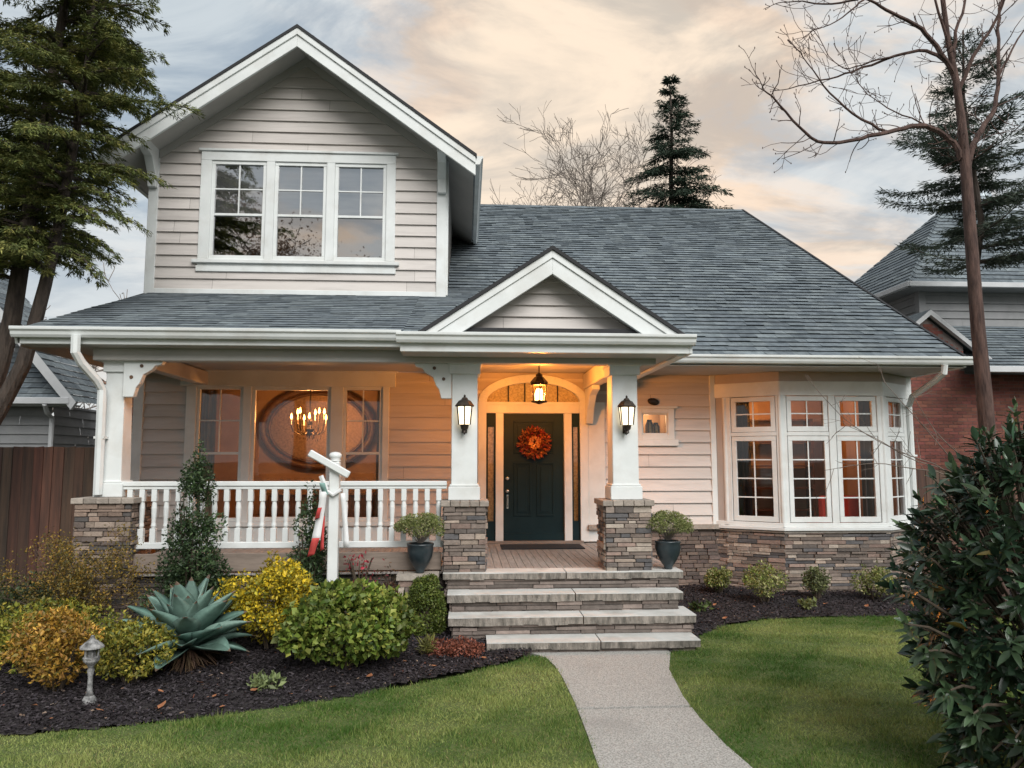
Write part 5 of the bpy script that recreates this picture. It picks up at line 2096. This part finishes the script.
m.build('roof', 'shingle', nh, tint=True)
m = MB()
m.box(-17, -8.40, 16.37, 16.50, 3.32, 3.46)
m.box(-17, -8.45, 16.50, 17.0, 3.30, 3.33)
m.build('gutter', 'neighbour_white', nh, bevel=.01)
m = MB().frame((0, 16.44, 0), (1, 0, 0), (0, -1, 0))
m.fprism([(-8.26, 3.36), (-12.9, 3.36 + 4.64 * 1.2), (-12.9, 3.06 + 4.64 * 1.2), (-8.36, 3.20)], -.05, .05)
m.build('barge_board', 'neighbour_white', nh)
m = MB()
m.tube([(-8.9, 16.4, 3.32), (-8.95, 16.6, 3.15), (-9.0, 16.9, 3.05), (-9.0, 16.92, .3)], .05, 8)
m.build('downspout', 'neighbour_white', nh)


# right neighbour
def bricks(m, u0, u1, z0, ztop, seed):
    r = random.Random(seed)
    z = z0
    row = 0
    while z < ztop(u0) + 5:
        u = u0 - (.11 if row % 2 else 0)
        anyb = False
        while u < u1:
            a, b = max(u, u0), min(u + .215, u1)
            if b - a > .03 and z + .065 < min(ztop(a), ztop(b)):
                anyb = True
                k = r.uniform(.7, 1.25)
                m.cur = (.185 * k, .062 * k * r.uniform(.9, 1.15), .046 * k)
                d = r.uniform(.0, .006)
                m.poly([m.L(a, d, z), m.L(b, d, z), m.L(b, d, z + .065), m.L(a, d, z + .065)])
            u += .225
        if not anyb:
            break
        z += .075
        row += 1


bh = thing('brick_house', 'red brick and grey sided house with hipped roof beyond the right fence', 'house', (12, 17, 0))
m = MB().frame((0, 15.98, 0), (1, 0, 0), (0, -1, 0))
ztop = lambda u: 5.30 - abs(u - 10.3) * .80 if u < 11.1 else 4.05
bricks(m, 7.95, 14.5, .3, ztop, 3)
m.cur = (.16, .13, .12)
m.fprism([(7.95, 0), (14.5, 0), (14.5, 4.05), (11.1, 4.05), (11.1, 4.66), (10.3, 5.30), (7.95, 3.42)], -.3, -.006)
m.build('brick_wall', 'brick', bh, tint=True)
m = MB().frame((0, 15.95, 0), (1, 0, 0), (0, -1, 0))
for s in (-1, 1):
    q = [(10.3, 5.47), (10.3 + s * 1.35, 5.47 - 1.35 * .80), (10.3 + s * 1.35, 5.35 - 1.35 * .80), (10.3, 5.35)]
    m.fprism(q if s < 0 else q[::-1], 0, .12)
m.build('barge_board', 'neighbour_white', bh)
m = MB()
for s in (-1, 1):
    q = [(10.3, 15.85, 5.48), (10.3 + s * 1.4, 15.85, 5.48 - 1.4 * .8), (10.3 + s * 1.4, 20.0, 5.48 - 1.4 * .8), (10.3, 20.0, 5.48)]
    m.poly(q if s > 0 else q[::-1])
roof_shingles(m, rng, (11.0, 15.3, 4.10), (16, 15.3, 4.10), Vector((0, 1, .5)), Vector((0, -.5, 1)), 3.2, lambda t: (0, 5), exposure=.2, wmin=.3, wmax=.6)
m.build('lower_roof', 'shingle', bh, tint=True)
m = MB()
m.box(10.95, 16, 15.17, 15.30, 4.0, 4.13)
m.build('gutter', 'neighbour_white', bh, bevel=.01)
# upper storey with hipped roof
m = MB().frame((11.75, 23.6, 0), (0, -1, 0), (-1, 0, 0))
siding(m, lambda z: (0, 5.1), 4.0, 6.5, exposure=.2)
m.frame((0, 18.5, 0), (1, 0, 0), (0, -1, 0))
siding(m, lambda z: (11.75, 22), 4.0, 6.5, exposure=.2)
m.box(11.68, 11.86, 18.42, 18.6, 4.0, 6.5)
m.build('upper_wall', 'neighbour_siding', bh, tint=True)
ez = 6.62
m = MB()
sp2 = 1.0
for (E0, E1, S, Nn, ln, lim) in (((11.2, 24.0, ez), (11.2, 18.0, ez), (1, 0, sp2), (-sp2, 0, 1), 4.24, lambda t: (t * .707, 6.0 - t * .707)),
                                 ((11.2, 18.0, ez), (22, 18.0, ez), (0, 1, sp2), (0, -sp2, 1), 4.24, lambda t: (t * .707, 10.8))):
    roof_shingles(m, rng, E0, E1, Vector(S), Vector(Nn), ln, lim, exposure=.2, wmin=.3, wmax=.6)
m.cur = (.8, .8, .8)
m.poly([(11.2, 18, ez - .01), (22, 18, ez - .01), (22, 21, ez + 2.99), (14.2, 21, ez + 2.99)])
m.poly([(11.2, 24, ez - .01), (11.2, 18, ez - .01), (14.2, 21, ez + 2.99)])
m.poly([(22, 24, ez - .01), (11.2, 24, ez - .01), (14.2, 21, ez + 2.99), (22, 21, ez + 2.99)])
m.build('roof', 'shingle', bh, tint=True)
m = MB()
m.box(11.12, 22, 17.88, 18.0, ez - .12, ez + .01)
m.box(11.08, 11.2, 17.9, 24.0, ez - .12, ez + .01)
m.build('gutter', 'neighbour_white', bh, bevel=.01)
m = MB()
m.box(11.2, 22, 18.0, 18.5, ez - .13, ez - .11)
m.box(11.2, 11.75, 18.5, 24.0, ez - .13, ez - .11)
m.build('soffit', 'neighbour_siding', bh)
m = MB()
m.lathe([(.34, 8.6), (.34, 9.95), (.28, 10.10), (.12, 10.18), (.02, 10.2)], (15.2, 20.8, 0), 16)
m.build('roof_vent', 'vent_metal', bh, smooth=True)


# ================================================================== TREES
def needles(P, Dd, rr, n_each, ln, wd, cols, spread=.7, flat=None):
    """small needle sprays along twig points"""
    k = np.repeat(np.arange(len(P)), n_each)
    n = len(k)
    d = unit(Dd[k] + rr.normal(0, spread, (n, 3)) * (np.array((1, 1, .55)) if flat else 1))
    b = P[k] + rr.normal(0, ln * .25, (n, 3))
    Nn = rr.normal(0, .6, (n, 3)) + np.array((0, 0, 1.0))
    l = ln * rr.uniform(.55, 1.3, n)
    w = wd * rr.uniform(.6, 1.4, n)
    V, Fc = leaf_mesh(b, d, Nn, l, w, .1, .6)
    g = palette(rr, len(P), cols, .22)[k] * rr.uniform(.75, 1.3, (n, 1))
    return V, Fc, np.repeat(g, 2, 0)


def join_arrays(parts):
    V, Fc, T, o = [], [], [], 0
    for v, f, t in parts:
        V.append(v)
        Fc.append(f + o)
        T.append(t)
        o += len(v)
    return np.vstack(V), np.vstack(Fc), np.vstack(T)


def conifer(name, label, base, H, R, seed, cols, z0=.12, whorls=30, per=6, twig=.5, nl=.16, nw=.035, each=7, droop=.25, upturn=.25, gaps=.1, fill=9, taper=.95):
    rr = np.random.default_rng(seed)
    t = thing(name, label, 'tree', base)
    b = np.array(base, float)
    m = MB()
    m.tube([b + np.array((rr.normal(0, .01) * i, rr.normal(0, .01) * i, H * i / 8)) * np.array((1, 1, 1)) for i in range(9)], [R * .055 * (1 - i / 8.3) + .012 for i in range(9)], 8)
    PP, DD = [], []
    for w in range(whorls):
        f = (w + rr.uniform(-.3, .3)) / whorls
        f = min(max(f, 0), 1)
        z = H * (z0 + (1 - z0) * f)
        L_ = R * (1 - f) ** taper * (1 if f > .06 else .8) + .10
        for j in range(per):
            if rr.random() < gaps + .45 * max(0, f - .6):
                continue
            az = rr.uniform(0, 6.283)
            l = L_ * rr.uniform(.62, 1.12)
            p = b + np.array((0, 0, z + rr.normal(0, .04 * H / whorls)))
            hd = np.array((math.cos(az), math.sin(az), 0))
            sd_ = np.array((-math.sin(az), math.cos(az), 0))
            fl_ = max(3, min(fill, int(l / (nl * .75))))
            pts = []
            for s in range(fl_ + 1):
                u = s / fl_
                pts.append(p + hd * l * u + np.array((0, 0, l * (.10 * u - droop * u * u * 1.6 + upturn * u ** 3) + (.25 * l * u if f > .8 else 0))))
            m.tube(pts[::2], [max(.006, .03 * l / 2 * (1 - q / 6)) for q in range(len(pts[::2]))], 4, cap=False)
            for s in range(1, fl_ + 1):
                u = s / fl_
                d0 = unit(pts[s] - pts[s - 1])
                PP.append(pts[s])
                DD.append(d0)
                tw = twig * l * .5 * (1.1 - .75 * u) * rr.uniform(.6, 1.2)
                for sg in (-1, 1):
                    d1 = unit(d0 * .65 + sd_ * sg * .8 + np.array((0, 0, -.12)))
                    k = max(1, int(tw / (nl * .7)))
                    for q in range(1, k + 1):
                        PP.append(pts[s] + d1 * tw * q / k)
                        DD.append(d1)
    V, Fc, T = needles(np.array(PP), np.array(DD), rr, each, nl, nw, cols, .45, True)
    m.build('trunk', 'bark', t)
    npmesh('crown', V, Fc, 'needle', t, tint=T)
    return t


SPR = [(.038, .060, .042), (.054, .080, .055), (.028, .046, .032), (.075, .10, .07)]
conifer('spruce_tree', 'tall dark pointed spruce rising behind the main roof ridge', (9.75, 34, 0), 20.6, 6.3, 101, SPR, z0=.25, whorls=40, per=7, twig=.36, nl=.24, nw=.045, each=8, droop=.26, upturn=.14, gaps=.12, fill=14, taper=1.08)
conifer('spruce_tree', 'dark green conifer standing behind the bare tree at right', (10.85, 15.0, 0), 11.5, 2.5, 102, [(.065, .088, .066), (.085, .11, .082), (.05, .07, .052), (.12, .14, .108)], z0=.55, whorls=18, per=6, twig=.42, nl=.14, nw=.022, each=9, droop=.10, upturn=.26, gaps=.32, fill=14)


# big drooping conifer on the left
def big_conifer():
    rr = np.random.default_rng(110)
    t = thing('conifer_tree', 'large shaggy evergreen with two leaning trunks at the left edge', 'tree', (-6.75, 10.4, 0))
    T1 = np.array([(-6.80, 10.5, -.05), (-6.72, 10.5, 1.35), (-6.63, 10.5, 2.41), (-6.34, 10.5, 3.35), (-6.20, 10.5, 4.04), (-6.08, 10.5, 5.38), (-5.95, 10.5, 6.46), (-5.85, 10.5, 7.79), (-5.72, 10.5, 9.15), (-5.6, 10.5, 11.4)])
    T2 = np.array([(-6.85, 10.35, -.05), (-6.61, 10.3, 2.01), (-6.18, 10.3, 2.77), (-5.90, 10.3, 3.4), (-5.80, 10.3, 3.87), (-5.68, 10.3, 4.49), (-5.55, 10.3, 5.33), (-5.42, 10.3, 6.39), (-5.30, 10.3, 7.7), (-5.2, 10.3, 9.6)])
    m = MB()
    m.tube(T1, [.18, .155, .14, .125, .115, .10, .085, .068, .05, .03], 10)
    m.build('trunk', 'bark', t)
    m = MB()
    m.tube(T2, [.17, .13, .11, .10, .092, .082, .07, .056, .04, .02], 10)
    m.build('trunk', 'bark', t)
    m = MB()
    PP, DD = [], []

    def along(Tk, z):
        i = np.searchsorted(Tk[:, 2], z) - 1
        i = min(max(i, 0), len(Tk) - 2)
        f = (z - Tk[i, 2]) / (Tk[i + 1, 2] - Tk[i, 2])
        return Tk[i] * (1 - f) + Tk[i + 1] * f

    def branch(p, az, l, dr, up0, thick=.03):
        hd = np.array((math.cos(az), math.sin(az), 0))
        sd_ = np.array((-math.sin(az), math.cos(az), 0))
        fill = max(6, int(l / .13))
        pts = []
        wx = rr.normal(0, .12)
        for s in range(fill + 1):
            u = s / fill
            pts.append(p + hd * l * u + sd_ * wx * l * u * u + np.array((0, 0, l * (up0 * u - dr * u * u))))
        m.tube(pts[::2], [max(.005, thick * (1 - q / (len(pts[::2])))) for q in range(len(pts[::2]))], 5, cap=False)
        for s in range(1, fill + 1):
            u = s / fill
            if u < .10:
                continue
            d0 = unit(pts[s] - pts[s - 1])
            PP.append(pts[s])
            DD.append(d0)
            for sg in (-1, 1):
                tw = .50 * (1.12 - .8 * u) * min(1, l / 1.4) * rr.uniform(.5, 1.25)
                d1 = unit(d0 * .85 + sd_ * sg * .70 + np.array((0, 0, rr.normal(-.18, .10))))
                k = max(2, int(tw / .06))
                q0 = pts[s]
                for q in range(1, k + 1):
                    d1 = unit(d1 + np.array((0, 0, -.035)))
                    q0 = q0 + d1 * tw / k
                    PP.append(q0)
                    DD.append(d1)
                    if tw > .25 and q % 2 == 0 and q < k:
                        s2 = 1 if rr.random() < .5 else -1
                        d2 = unit(d1 * .8 + np.cross(d1, (0, 0, 1)) * s2 * .8 + np.array((0, 0, -.1)))
                        for e in (1, 2):
                            PP.append(q0 + d2 * .06 * e)
                            DD.append(d2)
    # whorls up both stems
    for Tk, zs in ((T1, np.linspace(4.6, 11.2, 84)), (T2, np.linspace(4.7, 9.5, 64))):
        for z in zs:
            p = along(Tk, z + rr.normal(0, .05))
            az = rr.uniform(0, 6.283)
            lmax = 1.9 if z > 5.2 else 1.4
            l = lmax * rr.uniform(.55, 1.0)
            if math.cos(az) > .2:
                l = min(l, .62 + .35 * rr.random())
            branch(p, az, l, .30 + .2 * rr.random(), .22 + .2 * rr.random())
    # the sprays that reach out over the roof, and the low skirts on the left
    for (zt, az, l, dr, up) in ((8.75, .02, .95, .28, .35), (8.3, -.1, .95, .25, .28), (7.75, .1, 1.0, .28, .25), (7.35, -.3, 1.05, .30, .25), (7.0, -.10, 1.62, .20, .12), (6.7, .15, .85, .34, .2), (6.45, -.2, .85, .35, .22),
                               (6.0, 0, .95, .38, .2), (5.75, -.25, .9, .42, .22), (5.5, -.5, .9, .5, .2), (5.2, .0, .85, .55, .18), (4.95, -.3, .85, .6, .15), (6.1, -.05, 1.25, .30, .18), (5.5, -.1, 1.15, .36, .16)):
        branch(along(T2, zt) + np.array((0, -.15, 0)), az, l, dr, up, .028)
    for i in range(26):
        z = rr.uniform(4.7, 7.5)
        branch(along(T1, z), math.pi + rr.normal(0, .7), rr.uniform(1.0, 2.0), .4, .2)
    m.build('branches', 'bark', t)
    V, Fc, T = needles(np.array(PP), np.array(DD), rr, 13, .074, .014, [(.11, .135, .04), (.15, .17, .048), (.072, .095, .032), (.23, .22, .065), (.125, .145, .05)], .42, True)
    npmesh('crown', V, Fc, 'needle', t, tint=T)
    print('big conifer faces', len(Fc))


big_conifer()


def bare_right():
    rr = np.random.default_rng(120)
    t = thing('bare_tree', 'tall leafless reddish brown tree in front of the brick house', 'tree', (7.2, 10.0, 0))
    m = MB()
    trunk = [(7.25, 10.0, -.05), (7.22, 10.0, .6), (7.21, 10.0, 1.32), (7.23, 10.0, 2.14), (7.21, 10.0, 3.11), (7.18, 10.0, 3.96), (7.16, 10.0, 5.26), (7.15, 10.0, 6.29), (7.13, 10.0, 7.0), (7.09, 10.0, 7.6), (7.0, 10.0, 8.26), (6.93, 10.0, 9.35), (6.9, 10.0, 10.6)]
    m.tube(trunk, [.15, .118, .112, .106, .10, .092, .082, .074, .060, .048, .038, .03, .018], 12)
    m.build('trunk', 'bark_red', t, smooth=True)
    m = MB()
    limbs = dict(
        L1=[(7.10, 10.0, 6.45), (6.98, 10, 6.72), (6.56, 9.88, 6.9), (6.05, 9.76, 6.76), (5.47, 9.64, 6.57), (4.86, 9.52, 6.39), (4.48, 9.4, 6.51), (4.08, 9.28, 6.89), (3.84, 9.16, 6.97)],
        L1b=[(5.83, 9.72, 6.68), (5.23, 9.63, 6.93), (4.81, 9.51, 7.28), (4.46, 9.39, 7.66)],
        L2=[(7.07, 10.0, 7.80), (6.79, 10.12, 8.19), (6.41, 10.24, 8.15), (5.79, 10.36, 7.94), (5.39, 10.48, 7.83), (4.72, 10.6, 7.73)],
        L2b=[(6.38, 10.22, 8.13), (5.9, 10.3, 8.03), (5.54, 10.4, 7.93), (5.25, 10.5, 8.63)],
        L3=[(7.07, 10.0, 7.7), (6.73, 9.9, 8.17), (6.33, 9.8, 8.38), (5.85, 9.7, 8.52), (5.54, 9.6, 8.6), (4.74, 9.5, 8.72)],
        L3b=[(5.54, 9.6, 8.60), (5.13, 9.5, 8.18), (4.66, 9.4, 7.95)],
        L3c=[(5.54, 9.6, 8.60), (5.04, 9.7, 8.51), (4.67, 9.8, 8.65), (4.37, 9.9, 8.64)],
        R1=[(7.16, 10.0, 6.2), (7.24, 10.05, 6.55), (7.46, 10.1, 6.91), (7.8, 10.2, 7.28), (7.99, 10.3, 7.94), (8.07, 10.4, 8.84), (8.33, 10.5, 9.44), (8.64, 10.6, 10.06)],
        R2=[(7.10, 10.0, 7.45), (7.35, 9.9, 8.06), (7.61, 9.8, 8.45), (7.71, 9.7, 8.8), (8.04, 9.6, 9.19)],
        R3=[(7.05, 10.0, 8.0), (7.3, 10.12, 8.69), (7.55, 10.24, 9.24), (7.8, 10.36, 9.86)],
        R4=[(7.98, 10.3, 7.9), (8.44, 10.4, 8.66), (8.88, 10.5, 9.08)],
        L4=[(6.53, 9.9, 6.9), (6.04, 10.0, 7.18), (5.84, 10.1, 7.38), (5.71, 10.2, 7.69)],
        L5=[(7.0, 10, 8.2), (6.75, 9.9, 8.9), (6.6, 9.8, 9.6)],
    )
    r0 = dict(L1=.048, L1b=.022, L2=.032, L2b=.015, L3=.042, L3b=.015, L3c=.018, R1=.054, R2=.034, R3=.030, R4=.020, L4=.013, L5=.026)
    tips = []
    for k, pts in limbs.items():
        pts = [np.array(p) for p in pts]
        # smooth the polyline
        for _ in range(2):
            q = [pts[0]]
            for a, b in zip(pts[:-1], pts[1:]):
                q += [a * .75 + b * .25, a * .25 + b * .75]
            pts = q + [pts[-1]]
        pts = [p + rr.normal(0, .008, 3) for p in pts]
        n = len(pts)
        m.tube(pts, [max(.006, r0[k] * (1 - .88 * i / n)) for i in range(n)], 7, cap=False)
        for i in range(2, n):
            if rr.random() < .85:
                d = unit(pts[i] - pts[i - 1])
                nd = unit(d * .6 + rr.normal(0, .7, 3) + np.array((0, 0, .25)))
                dist_ = rr.uniform(.18, .55)
                grow(m, rr, pts[i], nd, dist_, max(.004, r0[k] * .16), 1 if rr.random() < .45 else 2, tips, .55, (1, 2), .15, .7, 4, .0035, .16, 4)
        d = unit(pts[-1] - pts[-2])
        grow(m, rr, pts[-1], d, .15, .006, 1, tips, .4, (2, 2), .1, .7, 3, .0035, .15, 4)
    for (p, d) in tips:
        m.lathe([(.003, -.008), (.008, .004), (.002, .02)], tuple(p), 5)
    m.build('branches', 'bark_red', t)


bare_right()


def bare_tree(name, label, base, H, seed, matname, spread=.5, depth=6, r=.16, ln=None, split=(2, 3), leaves_n=0, cols=None, leaf=.05, minr=.006, upw=.1, lean=(0, 0), shrink=.74):
    rr = np.random.default_rng(seed)
    t = thing(name, label, 'tree', base)
    tips = []
    m = MB()
    b = np.array(base, float)
    h0 = H * .28
    top = b + np.array((lean[0], lean[1], h0))
    m.tube([b - np.array((0, 0, .05)), b * .5 + top * .5 + rr.normal(0, .05, 3), top], [r * 1.2, r, r * .9], 9)
    m.build('trunk', matname, t)
    m = MB()
    for i in range(5):
        a = 6.283 * i / 5 + rr.normal(0, .3)
        grow(m, rr, top - np.array((0, 0, .05 * i)), (math.cos(a) * .55, math.sin(a) * .55, 1), H * .22, r * .55, depth - 1, tips, spread, split, upw, shrink, 4, minr, .14, 4)
    m.build('branches', matname, t)
    if leaves_n:
        T = np.array([q[0] for q in tips])
        k = rr.integers(0, len(T), leaves_n)
        P = T[k] + rr.normal(0, H * .02, (leaves_n, 3))
        leaves('crown', t, P, rr.normal(0, 1, (leaves_n, 3)), rr.normal(0, 1, (leaves_n, 3)), rr.uniform(.6, 1.3, leaves_n) * leaf, rr.uniform(.4, .8, leaves_n) * leaf, palette(rr, leaves_n, cols, .25))
    return t


bare_tree('bare_tree', 'pale leafless spreading tree behind the roof beside the tall spruce', (7.0, 40, 0), 24.3, 138, 'twig_pale', .46, 8, .34, minr=.010, shrink=.78, split=(2, 3))
bare_tree('bare_tree', 'leafless grey brown tree behind the left neighbour house', (-15.0, 27, 0), 11.5, 131, 'twig_pale', .55, 6, .22, minr=.014, split=(2, 3))
bare_tree('bare_tree', 'leafless twiggy tree between the left house and the porch', (-9.6, 24, 0), 9.5, 132, 'twig_pale', .55, 6, .18, minr=.012, split=(2, 3))
bare_tree('autumn_tree', 'russet brown leaved tree beyond the left fence next to the porch', (-9.2, 21.5, 0), 6.0, 133, 'twig', .55, 5, .13, leaves_n=9000, cols=[(.20, .085, .05), (.28, .13, .08), (.14, .06, .04), (.34, .20, .14)], leaf=.075, minr=.01)
# across the street, mirrored in the upper windows
bare_tree('street_tree', 'brown leaved tree across the street mirrored in the upper windows', (-8.6, -14, 0), 20.0, 134, 'twig', .55, 6, .34, leaves_n=12000, cols=[(.12, .06, .03), (.18, .09, .04)], leaf=.16, minr=.02)

# rhododendron in the right foreground
def rhodo():
    rr = np.random.default_rng(140)
    base = np.array((3.95, 5.0, 0))
    t = thing('rhododendron_bush', 'big dark glossy leaved bush filling the right foreground', 'shrub', tuple(base))
    lobes = []
    prof = [(.15, .75), (.45, .88), (.8, .98), (1.1, 1.02), (1.4, 1.05), (1.7, .98), (1.95, .85), (2.15, .62), (2.35, .38)]
    for i in range(760):
        z = rr.uniform(.05, 2.35)
        R_ = np.interp(z, [p[0] for p in prof], [p[1] for p in prof])
        a = rr.uniform(0, 6.283)
        rad_ = R_ * math.sqrt(rr.uniform(.45, 1))
        lobes.append(np.array((base[0] + .08 * z + rad_ * math.cos(a), base[1] + rad_ * math.sin(a) * .8, z + rr.normal(0, .05))))
    # a few sprigs that stick out
    for p in ((2.74, 4.75, 1.32), (2.78, 4.7, 1.10), (2.86, 4.65, .95), (2.95, 4.6, .72), (3.05, 4.5, .62), (2.92, 4.8, 1.55), (2.85, 4.9, 1.42), (3.15, 4.9, 2.0), (3.45, 4.9, 2.28), (3.75, 4.9, 2.5)):
        lobes.append(np.array(p))
    P, Dd, Nn, Ln, Wd, T = [], [], [], [], [], []
    m = MB()
    for c in lobes:
        ctr = base + np.array((0, 0, .9 + .25 * (c[2] - .9)))
        ax = unit((c - ctr) + np.array((0, 0, .55)) + rr.normal(0, .25, 3))
        m.tube([ctr * .4 + c * .6 - np.array((0, 0, .1)), c * .85 + ctr * .15, c + ax * .02], [.011, .008, .005], 5, cap=False)
        s1 = unit(np.cross(ax, rr.normal(0, 1, 3)))
        s2 = np.cross(ax, s1)
        tc = palette(rr, 1, [(.020, .040, .022), (.030, .054, .027), (.044, .070, .032), (.013, .028, .017)], .2)[0]
        for ring, (tilt, nlf) in enumerate(((.35, 4), (.95, 6), (1.35, 5))):
            for j in range(nlf):
                a = 6.283 * j / nlf + ring * .6 + rr.normal(0, .25)
                tl = tilt + rr.normal(0, .15)
                side = s1 * math.cos(a) + s2 * math.sin(a)
                d = unit(ax * math.cos(tl) + side * math.sin(tl) + np.array((0, 0, -.1)))
                P.append(c - ax * .05 * ring + rr.normal(0, .01, 3))
                Dd.append(d)
                Nn.append(unit(ax * math.sin(tl) - side * math.cos(tl) + ax * .3))
                l = rr.uniform(.055, .150)
                Ln.append(l)
                Wd.append(l * rr.uniform(.28, .38))
                tq = tc * rr.uniform(.7, 1.4) * (1.7 if (ring == 0 and rr.random() < .4) else 1)
                if rr.random() < .012:
                    tq = np.array((.16, .12, .03)) * rr.uniform(.6, 1.2)
                T.append(tq)
    P, Dd, Nn, Ln, Wd, T = map(np.array, (P, Dd, Nn, Ln, Wd, T))
    D_ = unit(Dd)
    S = unit(np.cross(D_, Nn))
    U = np.cross(S, D_)
    V = []
    F4 = []
    n = len(P)
    us = (0, .12, .35, .62, .85, 1.0)
    ws = (.08, .55, 1.0, .92, .5, .04)
    droop = rr.uniform(.05, .35, n)
    rows = []
    for u, w in zip(us, ws):
        c = P + D_ * (Ln * u)[:, None] - np.array((0, 0, 1)) * (Ln * droop * u * u)[:, None]
        off = S * (Wd * w * .5)[:, None]
        lift = U * (Wd * w * .14)[:, None]
        rows.append(np.stack([c - off + lift, c, c + off + lift], 1))
    V = np.stack(rows, 1).reshape(-1, 3)          # n, 6, 3
    b = np.arange(n)[:, None] * 18
    fs = []
    for s in range(5):
        for q in range(2):
            fs.append(np.stack([b[:, 0] + s * 3 + q, b[:, 0] + s * 3 + q + 1, b[:, 0] + s * 3 + q + 4, b[:, 0] + s * 3 + q + 3], 1))
    Fc = np.stack(fs, 1).reshape(-1, 4)
    npmesh('foliage', V, Fc, 'leaf_gloss', t, tint=np.repeat(T, 10, 0), smooth=True)
    m.build('stems', 'stem', t)


rhodo()

# thin leafless shrub whose twigs arch across the bay
ts = thing('twiggy_shrub', 'bare thin twigs arching across the right of the bay window', 'shrub', (6.0, 8.5, 0))
m = MB()
rr = np.random.default_rng(150)
tips = []
for pts in ([(6.0, 8.5, 0), (5.95, 8.55, 1.2), (5.78, 8.6, 2.02), (5.12, 8.6, 2.22), (4.52, 8.6, 2.55), (4.18, 8.6, 2.92)],
            [(6.0, 8.5, 0), (6.0, 8.55, 1.3), (5.80, 8.6, 2.0), (5.23, 8.6, 2.14), (4.88, 8.6, 2.38), (4.45, 8.6, 2.56)],
            [(6.02, 8.5, 0), (6.05, 8.55, 1.2), (5.82, 8.6, 2.05), (5.56, 8.6, 2.38), (5.15, 8.6, 2.85), (4.98, 8.6, 3.05)],
            [(6.02, 8.5, 0), (6.0, 8.5, 1.25), (5.72, 8.5, 1.98), (5.11, 8.5, 2.05), (4.75, 8.5, 2.12), (4.14, 8.5, 2.02)],
            [(6.0, 8.5, 0), (6.1, 8.5, 1.3), (5.9, 8.5, 2.1), (5.5, 8.5, 2.45), (5.25, 8.5, 2.9)]):
    pts = [np.array(p, float) for p in pts]
    for _ in range(2):
        q = [pts[0]]
        for a, b in zip(pts[:-1], pts[1:]):
            q += [a * .75 + b * .25, a * .25 + b * .75]
        pts = q + [pts[-1]]
    n = len(pts)
    m.tube(pts, [max(.003, .011 * (1 - .8 * i / n)) for i in range(n)], 5, cap=False)
    for i in range(n // 2, n):
        if rr.random() < .4:
            grow(m, rr, pts[i], unit(pts[i] - pts[i - 1] + rr.normal(0, .5, 3)), rr.uniform(.15, .4), .0035, 1, tips, .4, (1, 2), .05, .7, 3, .0022, .12, 4)
m.build('twigs', 'twig', ts)
